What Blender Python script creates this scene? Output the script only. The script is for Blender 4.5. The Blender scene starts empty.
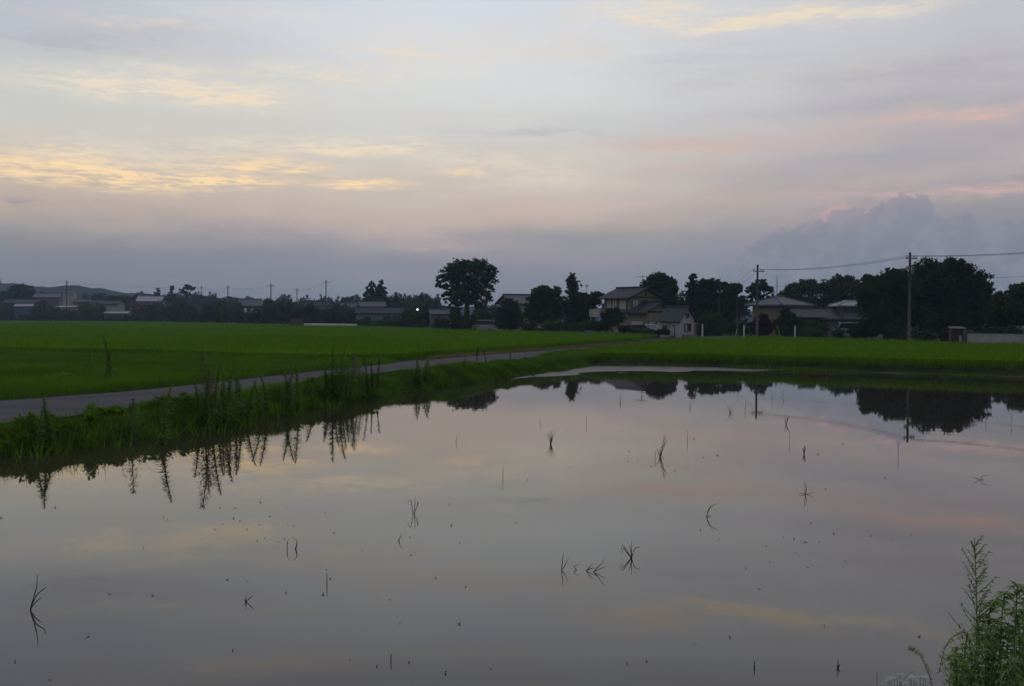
import bpy, math, random
import numpy as np
from mathutils import Matrix, Vector, Euler

SC = bpy.context.scene
COL = SC.collection
rng = np.random.default_rng(11)
random.seed(5)
R = math.radians
PI = math.pi

# ------------------------------------------------------------------ camera
W_, H_, F_ = 1024, 686, 995.0
CAM = Vector((0.0, 0.0, 2.6))
PITCH = math.atan((343 - 317.4) / F_)
ROT = Euler((PI / 2 - PITCH, 0, 0)).to_matrix() @ Matrix.Rotation(R(0.23), 3, 'Z')
cam_d = bpy.data.cameras.new('camera')
cam_d.sensor_width = 36.0
cam_d.lens = 36.0 * F_ / W_
cam_d.clip_end = 8000
cam_d.clip_start = 0.1
cam = bpy.data.objects.new('camera', cam_d)
COL.objects.link(cam)
cam.matrix_world = Matrix.Translation(CAM) @ ROT.to_4x4()
SC.camera = cam


def ray(px, py):
    return ROT @ Vector(((px - W_ / 2) / F_, -(py - H_ / 2) / F_, -1.0))


def at(px, py, D):
    """the point of the pixel's line of sight that lies D metres ahead"""
    d = ray(px, py)
    return CAM + d * (D / d.y)


def gp(px, py, z=0.0):
    """where the pixel's line of sight meets the level z"""
    d = ray(px, py)
    return CAM + d * ((z - CAM.z) / d.z)


def xat(px, D):
    return at(px, 330, D).x


def zat(px, py, D):
    return at(px, py, D).z


# ------------------------------------------------------------------ scene helpers
def tag(o, label=None, cat=None, group=None, kind=None):
    if label: o['label'] = label
    if cat: o['category'] = cat
    if group: o['group'] = group
    if kind: o['kind'] = kind
    return o


def thing(name, label, cat, loc, rz=0.0, group=None, scale=None):
    o = bpy.data.objects.new(name, None)
    COL.objects.link(o)
    o.location = loc
    o.rotation_euler = (0, 0, rz)
    if scale is not None:
        o.scale = scale
    o.empty_display_size = 0.3
    return tag(o, label, cat, group)


class MB:
    """collects shapes; build() links them as one mesh object"""

    def __init__(self):
        self.v, self.f = [], []

    def add(self, vs, fs):
        n = len(self.v)
        self.v += [tuple(p) for p in vs]
        self.f += [tuple(i + n for i in f) for f in fs]
        return self

    def box(self, x0, x1, y0, y1, z0, z1):
        return self.add([(x0, y0, z0), (x1, y0, z0), (x1, y1, z0), (x0, y1, z0), (x0, y0, z1), (x1, y0, z1), (x1, y1, z1), (x0, y1, z1)],
                        [(0, 3, 2, 1), (4, 5, 6, 7), (0, 1, 5, 4), (1, 2, 6, 5), (2, 3, 7, 6), (3, 0, 4, 7)])

    def tube(self, pts, rad, n=8, cap=True):
        pts = [Vector(p) for p in pts]
        if not hasattr(rad, '__len__'):
            rad = [rad] * len(pts)
        vs, fs = [], []
        for i, p in enumerate(pts):
            a = pts[max(i - 1, 0)]
            b = pts[min(i + 1, len(pts) - 1)]
            d = (b - a).normalized()
            u = d.orthogonal().normalized() if abs(d.z) > 0.95 else d.cross(Vector((0, 0, 1))).normalized()
            w = d.cross(u)
            for k in range(n):
                t = 2 * PI * k / n
                vs.append(p + (u * math.cos(t) + w * math.sin(t)) * rad[i])
        for i in range(len(pts) - 1):
            for k in range(n):
                fs.append((i * n + k, i * n + (k + 1) % n, (i + 1) * n + (k + 1) % n, (i + 1) * n + k))
        if cap:
            fs.append(tuple(range(n)))
            fs.append(tuple((len(pts) - 1) * n + k for k in range(n - 1, -1, -1)))
        return self.add(vs, fs)

    def prism(self, prof, x0, x1):
        """a (y, z) outline pulled along x"""
        n = len(prof)
        vs = [(x0, y, z) for y, z in prof] + [(x1, y, z) for y, z in prof]
        fs = [tuple(range(n)), tuple(range(2 * n - 1, n - 1, -1))]
        for k in range(n):
            fs.append((k, k + n, (k + 1) % n + n, (k + 1) % n))
        return self.add(vs, fs)

    def ball(self, c, r, nu=10, nv=7, sz=1.0):
        vs, fs = [], []
        for j in range(nv + 1):
            ph = PI * j / nv
            for i in range(nu):
                th = 2 * PI * i / nu
                vs.append((c[0] + r * math.sin(ph) * math.cos(th), c[1] + r * math.sin(ph) * math.sin(th), c[2] + r * sz * math.cos(ph)))
        for j in range(nv):
            for i in range(nu):
                fs.append((j * nu + i, j * nu + (i + 1) % nu, (j + 1) * nu + (i + 1) % nu, (j + 1) * nu + i))
        return self.add(vs, fs)

    def mesh(self, name, mat=None, smooth=False):
        me = bpy.data.meshes.new(name)
        me.from_pydata(self.v, [], self.f)
        if mat: me.materials.append(mat)
        if smooth:
            me.polygons.foreach_set('use_smooth', [True] * len(me.polygons))
        me.update()
        return me

    def build(self, name, mat, parent=None, smooth=False):
        return link(name, self.mesh(name, mat, smooth), parent)


def link(name, me, parent=None):
    o = bpy.data.objects.new(name, me)
    COL.objects.link(o)
    if parent is not None:
        o.parent = parent
    return o


def quads_mesh(name, V, mat, smooth=False):
    """V: (n, 4, 3) array of loose quads"""
    V = np.ascontiguousarray(V, dtype=np.float32)
    n = V.shape[0]
    me = bpy.data.meshes.new(name)
    me.vertices.add(n * 4)
    me.vertices.foreach_set('co', V.reshape(-1))
    me.loops.add(n * 4)
    me.loops.foreach_set('vertex_index', np.arange(n * 4, dtype=np.int32))
    me.polygons.add(n)
    me.polygons.foreach_set('loop_start', np.arange(0, n * 4, 4, dtype=np.int32))
    me.polygons.foreach_set('loop_total', np.full(n, 4, dtype=np.int32))
    if mat: me.materials.append(mat)
    me.update(calc_edges=True)
    return me


def grid_mesh(name, xs, ys, Z, mat, smooth=True):
    ny, nx = Z.shape
    X, Y = np.meshgrid(xs, ys)
    V = np.stack([X, Y, Z], -1).reshape(-1, 3).astype(np.float32)
    idx = np.arange(nx * ny).reshape(ny, nx)
    Q = np.stack([idx[:-1, :-1], idx[:-1, 1:], idx[1:, 1:], idx[1:, :-1]], -1).reshape(-1, 4)
    me = bpy.data.meshes.new(name)
    me.from_pydata(V.tolist(), [], Q.tolist())
    if mat: me.materials.append(mat)
    if smooth:
        me.polygons.foreach_set('use_smooth', [True] * len(me.polygons))
    me.update()
    return me


# ------------------------------------------------------------------ materials
def lin(c):
    return tuple((v / 255 / 12.92) if v / 255 <= 0.04045 else ((v / 255 + 0.055) / 1.055) ** 2.4 for v in c)


def rgba(c):
    return (c[0], c[1], c[2], 1.0)


def new_mat(name):
    m = bpy.data.materials.new(name)
    m.use_nodes = True
    nt = m.node_tree
    return m, nt, nt.nodes['Principled BSDF'], nt.nodes['Material Output']


def nd(nt, kind, **kw):
    n = nt.nodes.new(kind)
    for k, v in kw.items():
        setattr(n, k, v)
    return n


def plain(name, c1, c2=None, rough=0.7, scale=3.0, spec=0.3, metal=0.0, bump=0.0, coord='Object', stretch=(1, 1, 1), detail=5.0):
    """a surface whose own colour wanders between c1 and c2"""
    m, nt, b, out = new_mat(name)
    b.inputs['Roughness'].default_value = rough
    b.inputs['Specular IOR Level'].default_value = spec
    b.inputs['Metallic'].default_value = metal
    if c2 is None:
        c2 = tuple(v * 0.75 for v in c1)
    tc = nd(nt, 'ShaderNodeTexCoord')
    mp = nd(nt, 'ShaderNodeMapping')
    mp.inputs['Scale'].default_value = stretch
    nz = nd(nt, 'ShaderNodeTexNoise')
    nz.inputs['Scale'].default_value = scale
    nz.inputs['Detail'].default_value = detail
    rp = nd(nt, 'ShaderNodeValToRGB')
    rp.color_ramp.elements[0].position = 0.32
    rp.color_ramp.elements[1].position = 0.68
    rp.color_ramp.elements[0].color = rgba(c2)
    rp.color_ramp.elements[1].color = rgba(c1)
    nt.links.new(tc.outputs[coord], mp.inputs['Vector'])
    nt.links.new(mp.outputs['Vector'], nz.inputs['Vector'])
    nt.links.new(nz.outputs['Fac'], rp.inputs['Fac'])
    nt.links.new(rp.outputs['Color'], b.inputs['Base Color'])
    if bump:
        bp = nd(nt, 'ShaderNodeBump')
        bp.inputs['Strength'].default_value = bump
        nt.links.new(nz.outputs['Fac'], bp.inputs['Height'])
        nt.links.new(bp.outputs['Normal'], b.inputs['Normal'])
    return m


def leafy(name, c1, c2, scale=0.6, trans=0.25, vary=0.25, coord='Object', c3=None, grain=0.2, stretch=None):
    """leaves: diffuse and a little see-through, colour wandering from clump to clump and plant to plant"""
    m, nt, b, out = new_mat(name)
    nt.nodes.remove(b)
    geo = nd(nt, 'ShaderNodeNewGeometry')
    nz = nd(nt, 'ShaderNodeTexNoise')
    nz.inputs['Scale'].default_value = scale
    nz.inputs['Detail'].default_value = 4.0
    if stretch:
        mp = nd(nt, 'ShaderNodeMapping')
        mp.inputs['Scale'].default_value = stretch
        mp.inputs['Rotation'].default_value = (0, 0, 0.25)
        nt.links.new(geo.outputs['Position'], mp.inputs['Vector'])
        nt.links.new(mp.outputs['Vector'], nz.inputs['Vector'])
    else:
        nt.links.new(geo.outputs['Position'], nz.inputs['Vector'])
    rp = nd(nt, 'ShaderNodeValToRGB')
    rp.color_ramp.elements[0].position = 0.33
    rp.color_ramp.elements[1].position = 0.67
    rp.color_ramp.elements[0].color = rgba(c2)
    rp.color_ramp.elements[1].color = rgba(c1)
    if c3 is not None:
        e = rp.color_ramp.elements.new(0.8)
        e.color = rgba(c3)
    nt.links.new(nz.outputs['Fac'], rp.inputs['Fac'])
    oi = nd(nt, 'ShaderNodeObjectInfo')
    hsv = nd(nt, 'ShaderNodeHueSaturation')
    ml = nd(nt, 'ShaderNodeMath', operation='MULTIPLY_ADD')
    ml.inputs[1].default_value = vary
    ml.inputs[2].default_value = 1.0 - vary / 2 - grain / 2
    add = nd(nt, 'ShaderNodeMath', operation='MULTIPLY_ADD')
    add.inputs[1].default_value = grain
    nt.links.new(geo.outputs['Random Per Island'], add.inputs[0])
    nt.links.new(oi.outputs['Random'], ml.inputs[0])
    nt.links.new(ml.outputs[0], add.inputs[2])
    nt.links.new(add.outputs[0], hsv.inputs['Value'])
    nt.links.new(rp.outputs['Color'], hsv.inputs['Color'])
    df = nd(nt, 'ShaderNodeBsdfDiffuse')
    tr = nd(nt, 'ShaderNodeBsdfTranslucent')
    mx = nd(nt, 'ShaderNodeMixShader')
    mx.inputs[0].default_value = trans
    nt.links.new(hsv.outputs[0], df.inputs[0])
    nt.links.new(hsv.outputs[0], tr.inputs[0])
    nt.links.new(df.outputs[0], mx.inputs[1])
    nt.links.new(tr.outputs[0], mx.inputs[2])
    nt.links.new(mx.outputs[0], out.inputs['Surface'])
    return m


M = {}
M['leaf'] = leafy('leaf_dark_green', (0.050, 0.082, 0.036), (0.026, 0.044, 0.024), 0.45)
M['leaf_warm'] = leafy('leaf_olive_green', (0.066, 0.094, 0.034), (0.034, 0.054, 0.024), 0.5)
M['leaf_conifer'] = leafy('leaf_conifer', (0.036, 0.060, 0.034), (0.022, 0.036, 0.024), 0.5, trans=0.1)
M['leaf_hedge'] = leafy('leaf_hedge', (0.066, 0.108, 0.034), (0.030, 0.056, 0.022), 0.35)
M['leaf_purple'] = leafy('leaf_dull_red', (0.060, 0.030, 0.036), (0.032, 0.022, 0.026), 0.7)
M['leaf_brown'] = leafy('leaf_rusty', (0.105, 0.068, 0.030), (0.060, 0.044, 0.024), 0.6)
M['rice'] = leafy('rice_leaves', (0.110, 0.216, 0.006), (0.076, 0.158, 0.006), 0.20, trans=0.35, vary=0.05, c3=(0.132, 0.232, 0.008), grain=0.5, stretch=(0.35, 1.6, 1))
M['grass'] = leafy('grass_blades', (0.116, 0.215, 0.018), (0.056, 0.118, 0.014), 0.8, trans=0.4, vary=0.05, c3=(0.175, 0.245, 0.032), grain=0.45)
M['weedfield'] = leafy('meadow_blades', (0.100, 0.205, 0.012), (0.066, 0.150, 0.011), 0.22, trans=0.3, vary=0.05, c3=(0.130, 0.205, 0.018), grain=0.4)
M['dry'] = leafy('dry_grass_blades', (0.22, 0.17, 0.075), (0.12, 0.12, 0.05), 0.5, trans=0.3, vary=0.05)
M['weed'] = leafy('weed_leaves', (0.17, 0.27, 0.055), (0.11, 0.185, 0.042), 1.2, trans=0.45)
M['weed_near'] = leafy('weed_leaves_bright', (0.29, 0.39, 0.13), (0.15, 0.22, 0.085), 14.0, trans=0.45, vary=0.1)
M['plume'] = leafy('seed_plume', (0.16, 0.15, 0.085), (0.09, 0.09, 0.05), 2.0, trans=0.3)
M['dock'] = leafy('dead_brown_stalk', (0.040, 0.028, 0.018), (0.022, 0.018, 0.014), 2.0, trans=0.1)
M['stubble'] = leafy('stubble_leaves', (0.060, 0.062, 0.036), (0.030, 0.032, 0.022), 4.0, trans=0.1)
M['petal'] = leafy('white_petals', (0.55, 0.55, 0.52), (0.40, 0.42, 0.40), 5.0, trans=0.2)
M['bark'] = plain('bark', (0.055, 0.045, 0.036), (0.030, 0.026, 0.022), 0.9, 5.0, 0.1, bump=0.4)
M['soil'] = plain('soil', (0.034, 0.042, 0.014), (0.018, 0.024, 0.009), 0.95, 0.5, 0.1, bump=0.3)
M['gravel'] = plain('worn_asphalt', (0.058, 0.057, 0.067), (0.026, 0.026, 0.030), 0.85, 0.7, 0.2, bump=0.15, detail=9.0)
M['mud'] = plain('wet_mud', (0.105, 0.090, 0.082), (0.055, 0.048, 0.044), 0.55, 0.7, 0.3, bump=0.05, detail=8.0)
M['concrete'] = plain('pole_concrete', (0.085, 0.082, 0.08), (0.06, 0.058, 0.057), 0.85, 2.0, 0.2)
M['steel'] = plain('galvanised_steel', (0.22, 0.22, 0.23), (0.15, 0.15, 0.16), 0.5, 6.0, 0.4, metal=0.3)
M['ceramic'] = plain('ceramic', (0.45, 0.45, 0.45), (0.36, 0.36, 0.36), 0.3, 6.0, 0.5)
M['cable'] = plain('cable_rubber', (0.030, 0.030, 0.032), (0.022, 0.022, 0.024), 0.6, 1.0, 0.2)
M['cream_wall'] = plain('cream_plaster', (0.19, 0.178, 0.14), (0.14, 0.132, 0.105), 0.85, 1.2, 0.2, stretch=(1, 1, 0.35))
M['grey_wall'] = plain('grey_siding', (0.14, 0.14, 0.145), (0.10, 0.10, 0.105), 0.8, 1.0, 0.2, stretch=(1, 1, 0.3))
M['beige_wall'] = plain('beige_siding', (0.19, 0.172, 0.145), (0.145, 0.13, 0.11), 0.8, 1.0, 0.2, stretch=(1, 1, 0.3))
M['pink_wall'] = plain('pale_pink_siding', (0.36, 0.32, 0.335), (0.28, 0.25, 0.26), 0.75, 0.8, 0.25, stretch=(1, 1, 0.3))
M['white_wall'] = plain('white_plaster', (0.34, 0.34, 0.34), (0.26, 0.26, 0.26), 0.8, 0.7, 0.2, stretch=(1, 1, 0.3))
M['green_wall'] = plain('green_grey_siding', (0.13, 0.185, 0.165), (0.10, 0.145, 0.13), 0.75, 0.6, 0.25, stretch=(1, 1, 0.3))
M['blue_wall'] = plain('faded_blue_sheet', (0.045, 0.085, 0.14), (0.03, 0.06, 0.10), 0.7, 0.6, 0.3, stretch=(1, 1, 0.3))
M['brown_wall'] = plain('brown_boards', (0.075, 0.045, 0.035), (0.045, 0.03, 0.025), 0.85, 1.5, 0.2, stretch=(1, 1, 0.2))
M['roof_dark'] = plain('dark_roof_tiles', (0.036, 0.036, 0.044), (0.025, 0.025, 0.031), 0.7, 4.0, 0.2, bump=0.2)
M['roof_grey'] = plain('grey_roof_tiles', (0.090, 0.092, 0.104), (0.066, 0.068, 0.078), 0.65, 4.0, 0.3, bump=0.2)
M['roof_green'] = plain('green_grey_roof', (0.036, 0.052, 0.050), (0.027, 0.039, 0.038), 0.7, 3.0, 0.2, bump=0.2)
M['roof_pale'] = plain('pale_sheet_roof', (0.24, 0.25, 0.28), (0.18, 0.19, 0.21), 0.5, 1.0, 0.4)
M['roof_brown'] = plain('brown_grey_roof', (0.046, 0.041, 0.044), (0.033, 0.030, 0.033), 0.6, 2.0, 0.3, bump=0.2)
M['timber'] = plain('dark_timber', (0.050, 0.038, 0.030), (0.032, 0.026, 0.022), 0.8, 3.0, 0.2)
M['frame'] = plain('window_frame_metal', (0.045, 0.042, 0.04), (0.03, 0.029, 0.028), 0.5, 4.0, 0.4)
M['glass'] = plain('window_glass', (0.030, 0.034, 0.038), (0.020, 0.024, 0.027), 0.12, 0.8, 0.5)
M['curtain'] = plain('curtained_window', (0.42, 0.42, 0.38), (0.30, 0.30, 0.27), 0.25, 1.5, 0.5, stretch=(3, 3, 0.3))
M['white_paint'] = plain('white_paint', (0.36, 0.36, 0.36), (0.28, 0.28, 0.28), 0.5, 2.0, 0.4)
M['rail_white'] = plain('white_rail_paint', (0.62, 0.62, 0.66), (0.52, 0.52, 0.56), 0.5, 2.0, 0.3)
M['car_white'] = plain('white_car_paint', (0.26, 0.265, 0.28), (0.22, 0.225, 0.24), 0.35, 0.6, 0.5)
M['car_grey'] = plain('grey_car_paint', (0.075, 0.078, 0.085), (0.06, 0.063, 0.068), 0.35, 0.6, 0.5)
M['rubber'] = plain('tyre_rubber', (0.022, 0.022, 0.022), (0.016, 0.016, 0.016), 0.85, 5.0, 0.2)
M['lamp_lens'] = plain('lamp_lens', (0.45, 0.45, 0.42), (0.4, 0.4, 0.38), 0.2, 5.0, 0.5)
M['blue_tarp'] = plain('blue_tarp', (0.03, 0.07, 0.22), (0.02, 0.045, 0.15), 0.5, 3.0, 0.4)
M['yellow'] = plain('yellow_plastic', (0.35, 0.26, 0.05), (0.26, 0.19, 0.04), 0.5, 4.0, 0.4)
M['block_wall'] = plain('concrete_blocks', (0.30, 0.30, 0.30), (0.20, 0.20, 0.205), 0.85, 1.3, 0.2, bump=0.2)
M['crate'] = plain('brown_boards_pale', (0.13, 0.085, 0.06), (0.085, 0.06, 0.045), 0.85, 2.0, 0.2, stretch=(1, 1, 4))
M['hill'] = leafy('far_forest', (0.026, 0.036, 0.028), (0.012, 0.018, 0.015), 0.06, trans=0.0)
M['debris'] = plain('floating_scraps', (0.11, 0.095, 0.06), (0.04, 0.038, 0.028), 0.8, 6.0, 0.2)
# ------------------------------------------------------------------ sky, sun, air
def make_world():
    w = bpy.data.worlds.new('World')
    SC.world = w
    w.use_nodes = True
    nt = w.node_tree
    for n in list(nt.nodes):
        nt.nodes.remove(n)
    L = nt.links.new

    def math_(op, a, b=None, c=None, clamp=False):
        n = nd(nt, 'ShaderNodeMath', operation=op, use_clamp=clamp)
        for i, v in enumerate((a, b, c)):
            if v is None: continue
            if isinstance(v, (int, float)): n.inputs[i].default_value = v
            else: L(v, n.inputs[i])
        return n.outputs[0]

    def ss(x, lo, hi):
        n = nd(nt, 'ShaderNodeMapRange', interpolation_type='SMOOTHSTEP')
        n.inputs['From Min'].default_value = lo
        n.inputs['From Max'].default_value = hi
        L(x, n.inputs['Value'])
        return n.outputs['Result']

    def vmath(op, a, b=None, c=None):
        n = nd(nt, 'ShaderNodeVectorMath', operation=op)
        for i, v in enumerate((a, b, c)):
            if v is None: continue
            if isinstance(v, (tuple, list)): n.inputs[i].default_value = v
            else: L(v, n.inputs[i])
        return n

    def mix(fac, a, b, mode='MIX'):
        n = nd(nt, 'ShaderNodeMix', data_type='RGBA', blend_type=mode, clamp_factor=True)
        if isinstance(fac, (int, float)): n.inputs[0].default_value = fac
        else: L(fac, n.inputs[0])
        for i, v in ((6, a), (7, b)):
            if isinstance(v, tuple): n.inputs[i].default_value = rgba(v)
            else: L(v, n.inputs[i])
        return n.outputs[2]

    tc = nd(nt, 'ShaderNodeTexCoord')
    sep = nd(nt, 'ShaderNodeSeparateXYZ')
    L(tc.outputs['Generated'], sep.inputs[0])
    az = math_('MULTIPLY', math_('ARCTAN2', sep.outputs[0], sep.outputs[1]), 180 / PI)     # degrees, 0 = the way the camera looks
    el = math_('MULTIPLY', math_('ARCSINE', sep.outputs[2]), 180 / PI)
    uv = nd(nt, 'ShaderNodeCombineXYZ')
    L(az, uv.inputs[0]); L(el, uv.inputs[1])

    def noise(sx, sy, scale, detail=5.0, rough=0.55, off=0.0, dist=0.0):
        m = vmath('MULTIPLY_ADD', uv.outputs[0], (sx, sy, 1), (off, off * 0.7, off * 1.3))
        n = nd(nt, 'ShaderNodeTexNoise', noise_dimensions='2D')
        n.inputs['Scale'].default_value = scale
        n.inputs['Detail'].default_value = detail
        n.inputs['Roughness'].default_value = rough
        n.inputs['Distortion'].default_value = dist
        L(m.outputs[0], n.inputs['Vector'])
        return n

    # colour by height above the horizon, at three bearings
    def ramp(stops):
        r = nd(nt, 'ShaderNodeValToRGB')
        cr = r.color_ramp
        while len(cr.elements) > 1: cr.elements.remove(cr.elements[-1])
        for i, (e, c) in enumerate(stops):
            k = cr.elements[0] if i == 0 else cr.elements.new(e / 40)
            k.position = e / 40
            k.color = rgba(lin(c))
        return r
    wob = noise(0.10, 0.35, 1.0, 4.0, 0.55, 3.1)
    elw = math_('MULTIPLY_ADD', math_('SUBTRACT', wob.outputs['Fac'], 0.5), 3.0, el)
    fac = math_('DIVIDE', elw, 40.0, clamp=True)
    rl = ramp([(0, (104, 111, 122)), (2.1, (112, 117, 127)), (3.3, (120, 122, 130)), (4.4, (135, 133, 137)), (5.6, (159, 148, 141)), (6.8, (173, 159, 148)), (7.9, (181, 169, 156)), (10.1, (181, 180, 173)), (12.4, (177, 180, 180)), (14.7, (170, 174, 181)), (18, (166, 171, 182)), (22, (156, 161, 175)), (30, (159, 165, 180)), (40, (168, 174, 188))])
    rc = ramp([(0, (116, 121, 132)), (2.1, (123, 127, 136)), (3.3, (135, 134, 142)), (4.4, (143, 139, 144)), (5.6, (171, 158, 150)), (7.9, (184, 173, 163)), (10.1, (187, 185, 181)), (12.4, (192, 194, 193)), (14.7, (194, 197, 200)), (18, (188, 193, 202)), (22, (175, 181, 192)), (30, (165, 171, 185)), (40, (170, 177, 192))])
    rr = ramp([(0, (108, 115, 128)), (1.6, (112, 119, 132)), (3.3, (118, 122, 135)), (5.6, (132, 130, 138)), (7.9, (151, 144, 148)), (10.1, (159, 153, 156)), (12.4, (165, 162, 167)), (14.7, (172, 173, 177)), (18, (179, 179, 184)), (22, (166, 168, 178)), (30, (161, 165, 180)), (40, (168, 174, 189))])
    for r in (rl, rc, rr): L(fac, r.inputs['Fac'])
    base = mix(ss(az, -30, -4), rl.outputs['Color'], rc.outputs['Color'])
    base = mix(ss(az, 0, 27), base, rr.outputs['Color'])

    # thin veils over everything
    veil = noise(0.16, 0.9, 0.55, 4.5, 0.6, 7.7, 0.4)
    veil2 = noise(0.05, 0.30, 1.0, 4.0, 0.5, 1.7, 0.3)
    vf = ss(veil.outputs['Fac'], 0.42, 0.75)
    vf = math_('MULTIPLY', vf, ss(el, 3.0, 9.0))
    base = mix(math_('MULTIPLY', vf, 0.28), base, lin((190, 182, 178)))
    gf = math_('MULTIPLY', ss(veil2.outputs['Fac'], 0.46, 0.72), ss(el, 4.0, 10.0))
    base = mix(math_('MULTIPLY', gf, 0.16), base, lin((150, 150, 166)))

    # bent coordinates, so that the streaks have ragged ends
    wn = noise(0.22, 0.9, 0.7, 4.0, 0.6, 12.3)
    wv = vmath('SUBTRACT', wn.outputs['Color'], (0.5, 0.5, 0.5))
    P = vmath('MULTIPLY_ADD', wv.outputs[0], (5.0, 1.5, 0.0), uv.outputs[0]).outputs[0]
    fine = noise(0.30, 2.2, 0.9, 4.5, 0.62, 21.0, 0.3)
    fine2 = noise(0.9, 5.0, 1.0, 4.5, 0.65, 41.0, 0.5)
    finef = ss(math_('MULTIPLY_ADD', fine2.outputs['Fac'], 0.45, math_('MULTIPLY', fine.outputs['Fac'], 0.62)), 0.40, 0.66)

    def deg(px, py):
        d = ray(px, py).normalized()
        return math.degrees(math.atan2(d.x, d.y)), math.degrees(math.asin(d.z))

    def blobs(lst, Pin=None):
        acc = None
        for px, py, sx, sy, amp in lst:
            a, e = deg(px, py)
            kx, ky = 1 / (sx * 0.0576), 1 / (sy * 0.0576)
            d = vmath('MULTIPLY_ADD', Pin or P, (kx, ky, 0.0), (-a * kx, -e * ky, 0.0))
            q = vmath('DOT_PRODUCT', d.outputs[0], d.outputs[0])
            g = math_('POWER', 0.3679, q.outputs['Value'])
            acc = math_('MULTIPLY', g, amp) if acc is None else math_('MULTIPLY_ADD', g, amp, acc)
        return acc

    grey = blobs([(50, 40, 110, 14, 0.45), (150, 30, 60, 8, 0.25), (530, 133, 70, 3, 0.5), (480, 148, 60, 4, 0.4), (700, 60, 120, 18, 0.25), (620, 195, 60, 6, 0.3), (640, 215, 60, 5, 0.3),
                  (920, 72, 160, 12, 0.35), (930, 100, 150, 8, 0.5), (870, 160, 90, 6, 0.6), (920, 155, 60, 5, 0.3), (1000, 130, 80, 9, 0.3), (760, 175, 90, 6, 0.45), (650, 170, 70, 6, 0.3), (860, -90, 250, 20, 0.4), (300, -60, 250, 16, 0.3)])
    base = mix(math_('MULTIPLY', grey, math_('MULTIPLY_ADD', finef, 0.6, 0.4), clamp=True), base, lin((150, 148, 158)))
    lowbank = blobs([(250, 262, 190, 15, 0.8), (60, 272, 120, 18, 0.7), (420, 268, 90, 10, 0.4), (600, 236, 110, 12, 0.45), (560, 270, 90, 14, 0.3), (25, 203, 10, 3, 0.8)])
    base = mix(math_('MULTIPLY', lowbank, 0.55, clamp=True), base, lin((110, 116, 130)))
    cream = blobs([(190, 84, 85, 16, 0.9), (225, 99, 50, 8, 1.1), (120, 92, 70, 9, 0.55), (60, 80, 60, 8, 0.4), (290, 20, 120, 10, 0.2), (350, 78, 60, 9, 0.45), (420, 50, 60, 10, 0.4), (330, 145, 100, 9, 0.9), (400, 148, 40, 5, 0.6), (390, 60, 90, 18, 0.35),
                   (640, 12, 60, 9, 0.9), (800, 13, 120, 6, 1.2), (740, 25, 80, 5, 1.0), (560, 50, 80, 12, 0.3), (300, 70, 60, 8, 0.2), (150, 150, 120, 12, 0.45), (60, 160, 90, 10, 0.5), (150, 24, 60, 5, 0.5), (480, 160, 90, 14, 0.45), (560, 180, 90, 14, 0.35),
                   (260, -40, 160, 12, 0.5), (640, -70, 200, 10, 0.5), (470, -20, 60, 5, 0.3)])
    base = mix(math_('MULTIPLY', math_('MULTIPLY', cream, math_('MULTIPLY_ADD', finef, 0.85, 0.2)), 1.1, clamp=True), base, lin((208, 196, 178)))
    pink = blobs([(720, 146, 100, 7, 0.9), (640, 140, 60, 5, 0.4), (930, 120, 120, 9, 0.75), (980, 112, 60, 5, 0.6), (960, 192, 110, 6, 0.8), (900, 180, 60, 5, 0.35), (560, 210, 90, 10, 0.35), (430, 245, 60, 4, 0.4), (680, 168, 60, 4, 0.45), (300, 225, 200, 12, 0.25), (700, 200, 130, 9, 0.3)])
    base = mix(math_('MULTIPLY', math_('MULTIPLY', pink, math_('MULTIPLY_ADD', finef, 0.6, 0.4)), 0.95, clamp=True), base, lin((188, 161, 154)))
    gold = blobs([(70, 172, 85, 10, 0.70), (30, 166, 60, 7, 0.5), (165, 177, 70, 8, 1.0), (200, 178, 45, 6, 0.9), (110, 186, 70, 6, 0.5), (260, 165, 50, 5, 0.9), (235, 160, 60, 5, 0.45), (290, 169, 40, 4, 0.5), (356, 184, 34, 5, 1.3), (376, 183, 22, 4, 1.0), (335, 187, 34, 4, 0.5), (466, 171, 20, 4.5, 0.95), (80, 155, 60, 5, 0.4), (345, 150, 60, 5, 0.35), (240, 182, 60, 4, 0.4), (225, 101, 40, 5, 0.35)])
    base = mix(math_('MULTIPLY', math_('MULTIPLY', gold, math_('MULTIPLY_ADD', finef, 0.95, 0.10)), 0.92, clamp=True), base, lin((226, 197, 156)))

    # towering cloud low on the right
    cn = noise(1.0, 1.0, 0.75, 4.5, 0.62, 31.0)
    cv = vmath('SUBTRACT', cn.outputs['Color'], (0.5, 0.5, 0.5))
    P2 = vmath('MULTIPLY_ADD', cv.outputs[0], (2.6, 2.0, 0.0), uv.outputs[0]).outputs[0]
    tower = blobs([(906, 220, 30, 26, 0.95), (858, 232, 38, 24, 0.85), (800, 251, 44, 25, 0.85), (950, 250, 44, 26, 0.7), (1010, 272, 80, 36, 0.8), (880, 282, 140, 38, 1.0), (752, 284, 34, 22, 0.6), (1120, 270, 90, 40, 0.8)], P2)
    rim = blobs([(848, 212, 17, 9, 1.0), (895, 200, 8, 7, 1.0), (835, 215, 10, 5, 0.8)], P2)
    base = mix(math_('MULTIPLY', rim, 0.50, clamp=True), base, lin((184, 150, 152)))
    tf = math_('MULTIPLY', ss(tower, 0.45, 0.61), 0.64)
    tcol = mix(ss(el, 2.0, 7.0), lin((108, 115, 129)), lin((118, 121, 135)))
    tcol = mix(math_('MULTIPLY', ss(cn.outputs['Fac'], 0.40, 0.66), 0.45), tcol, lin((136, 136, 150)))
    base = mix(tf, base, tcol)

    # dusk: the half of the sky behind the camera is dimmer
    aaz = math_('ABSOLUTE', math_('ADD', az, 12.0))
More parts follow.
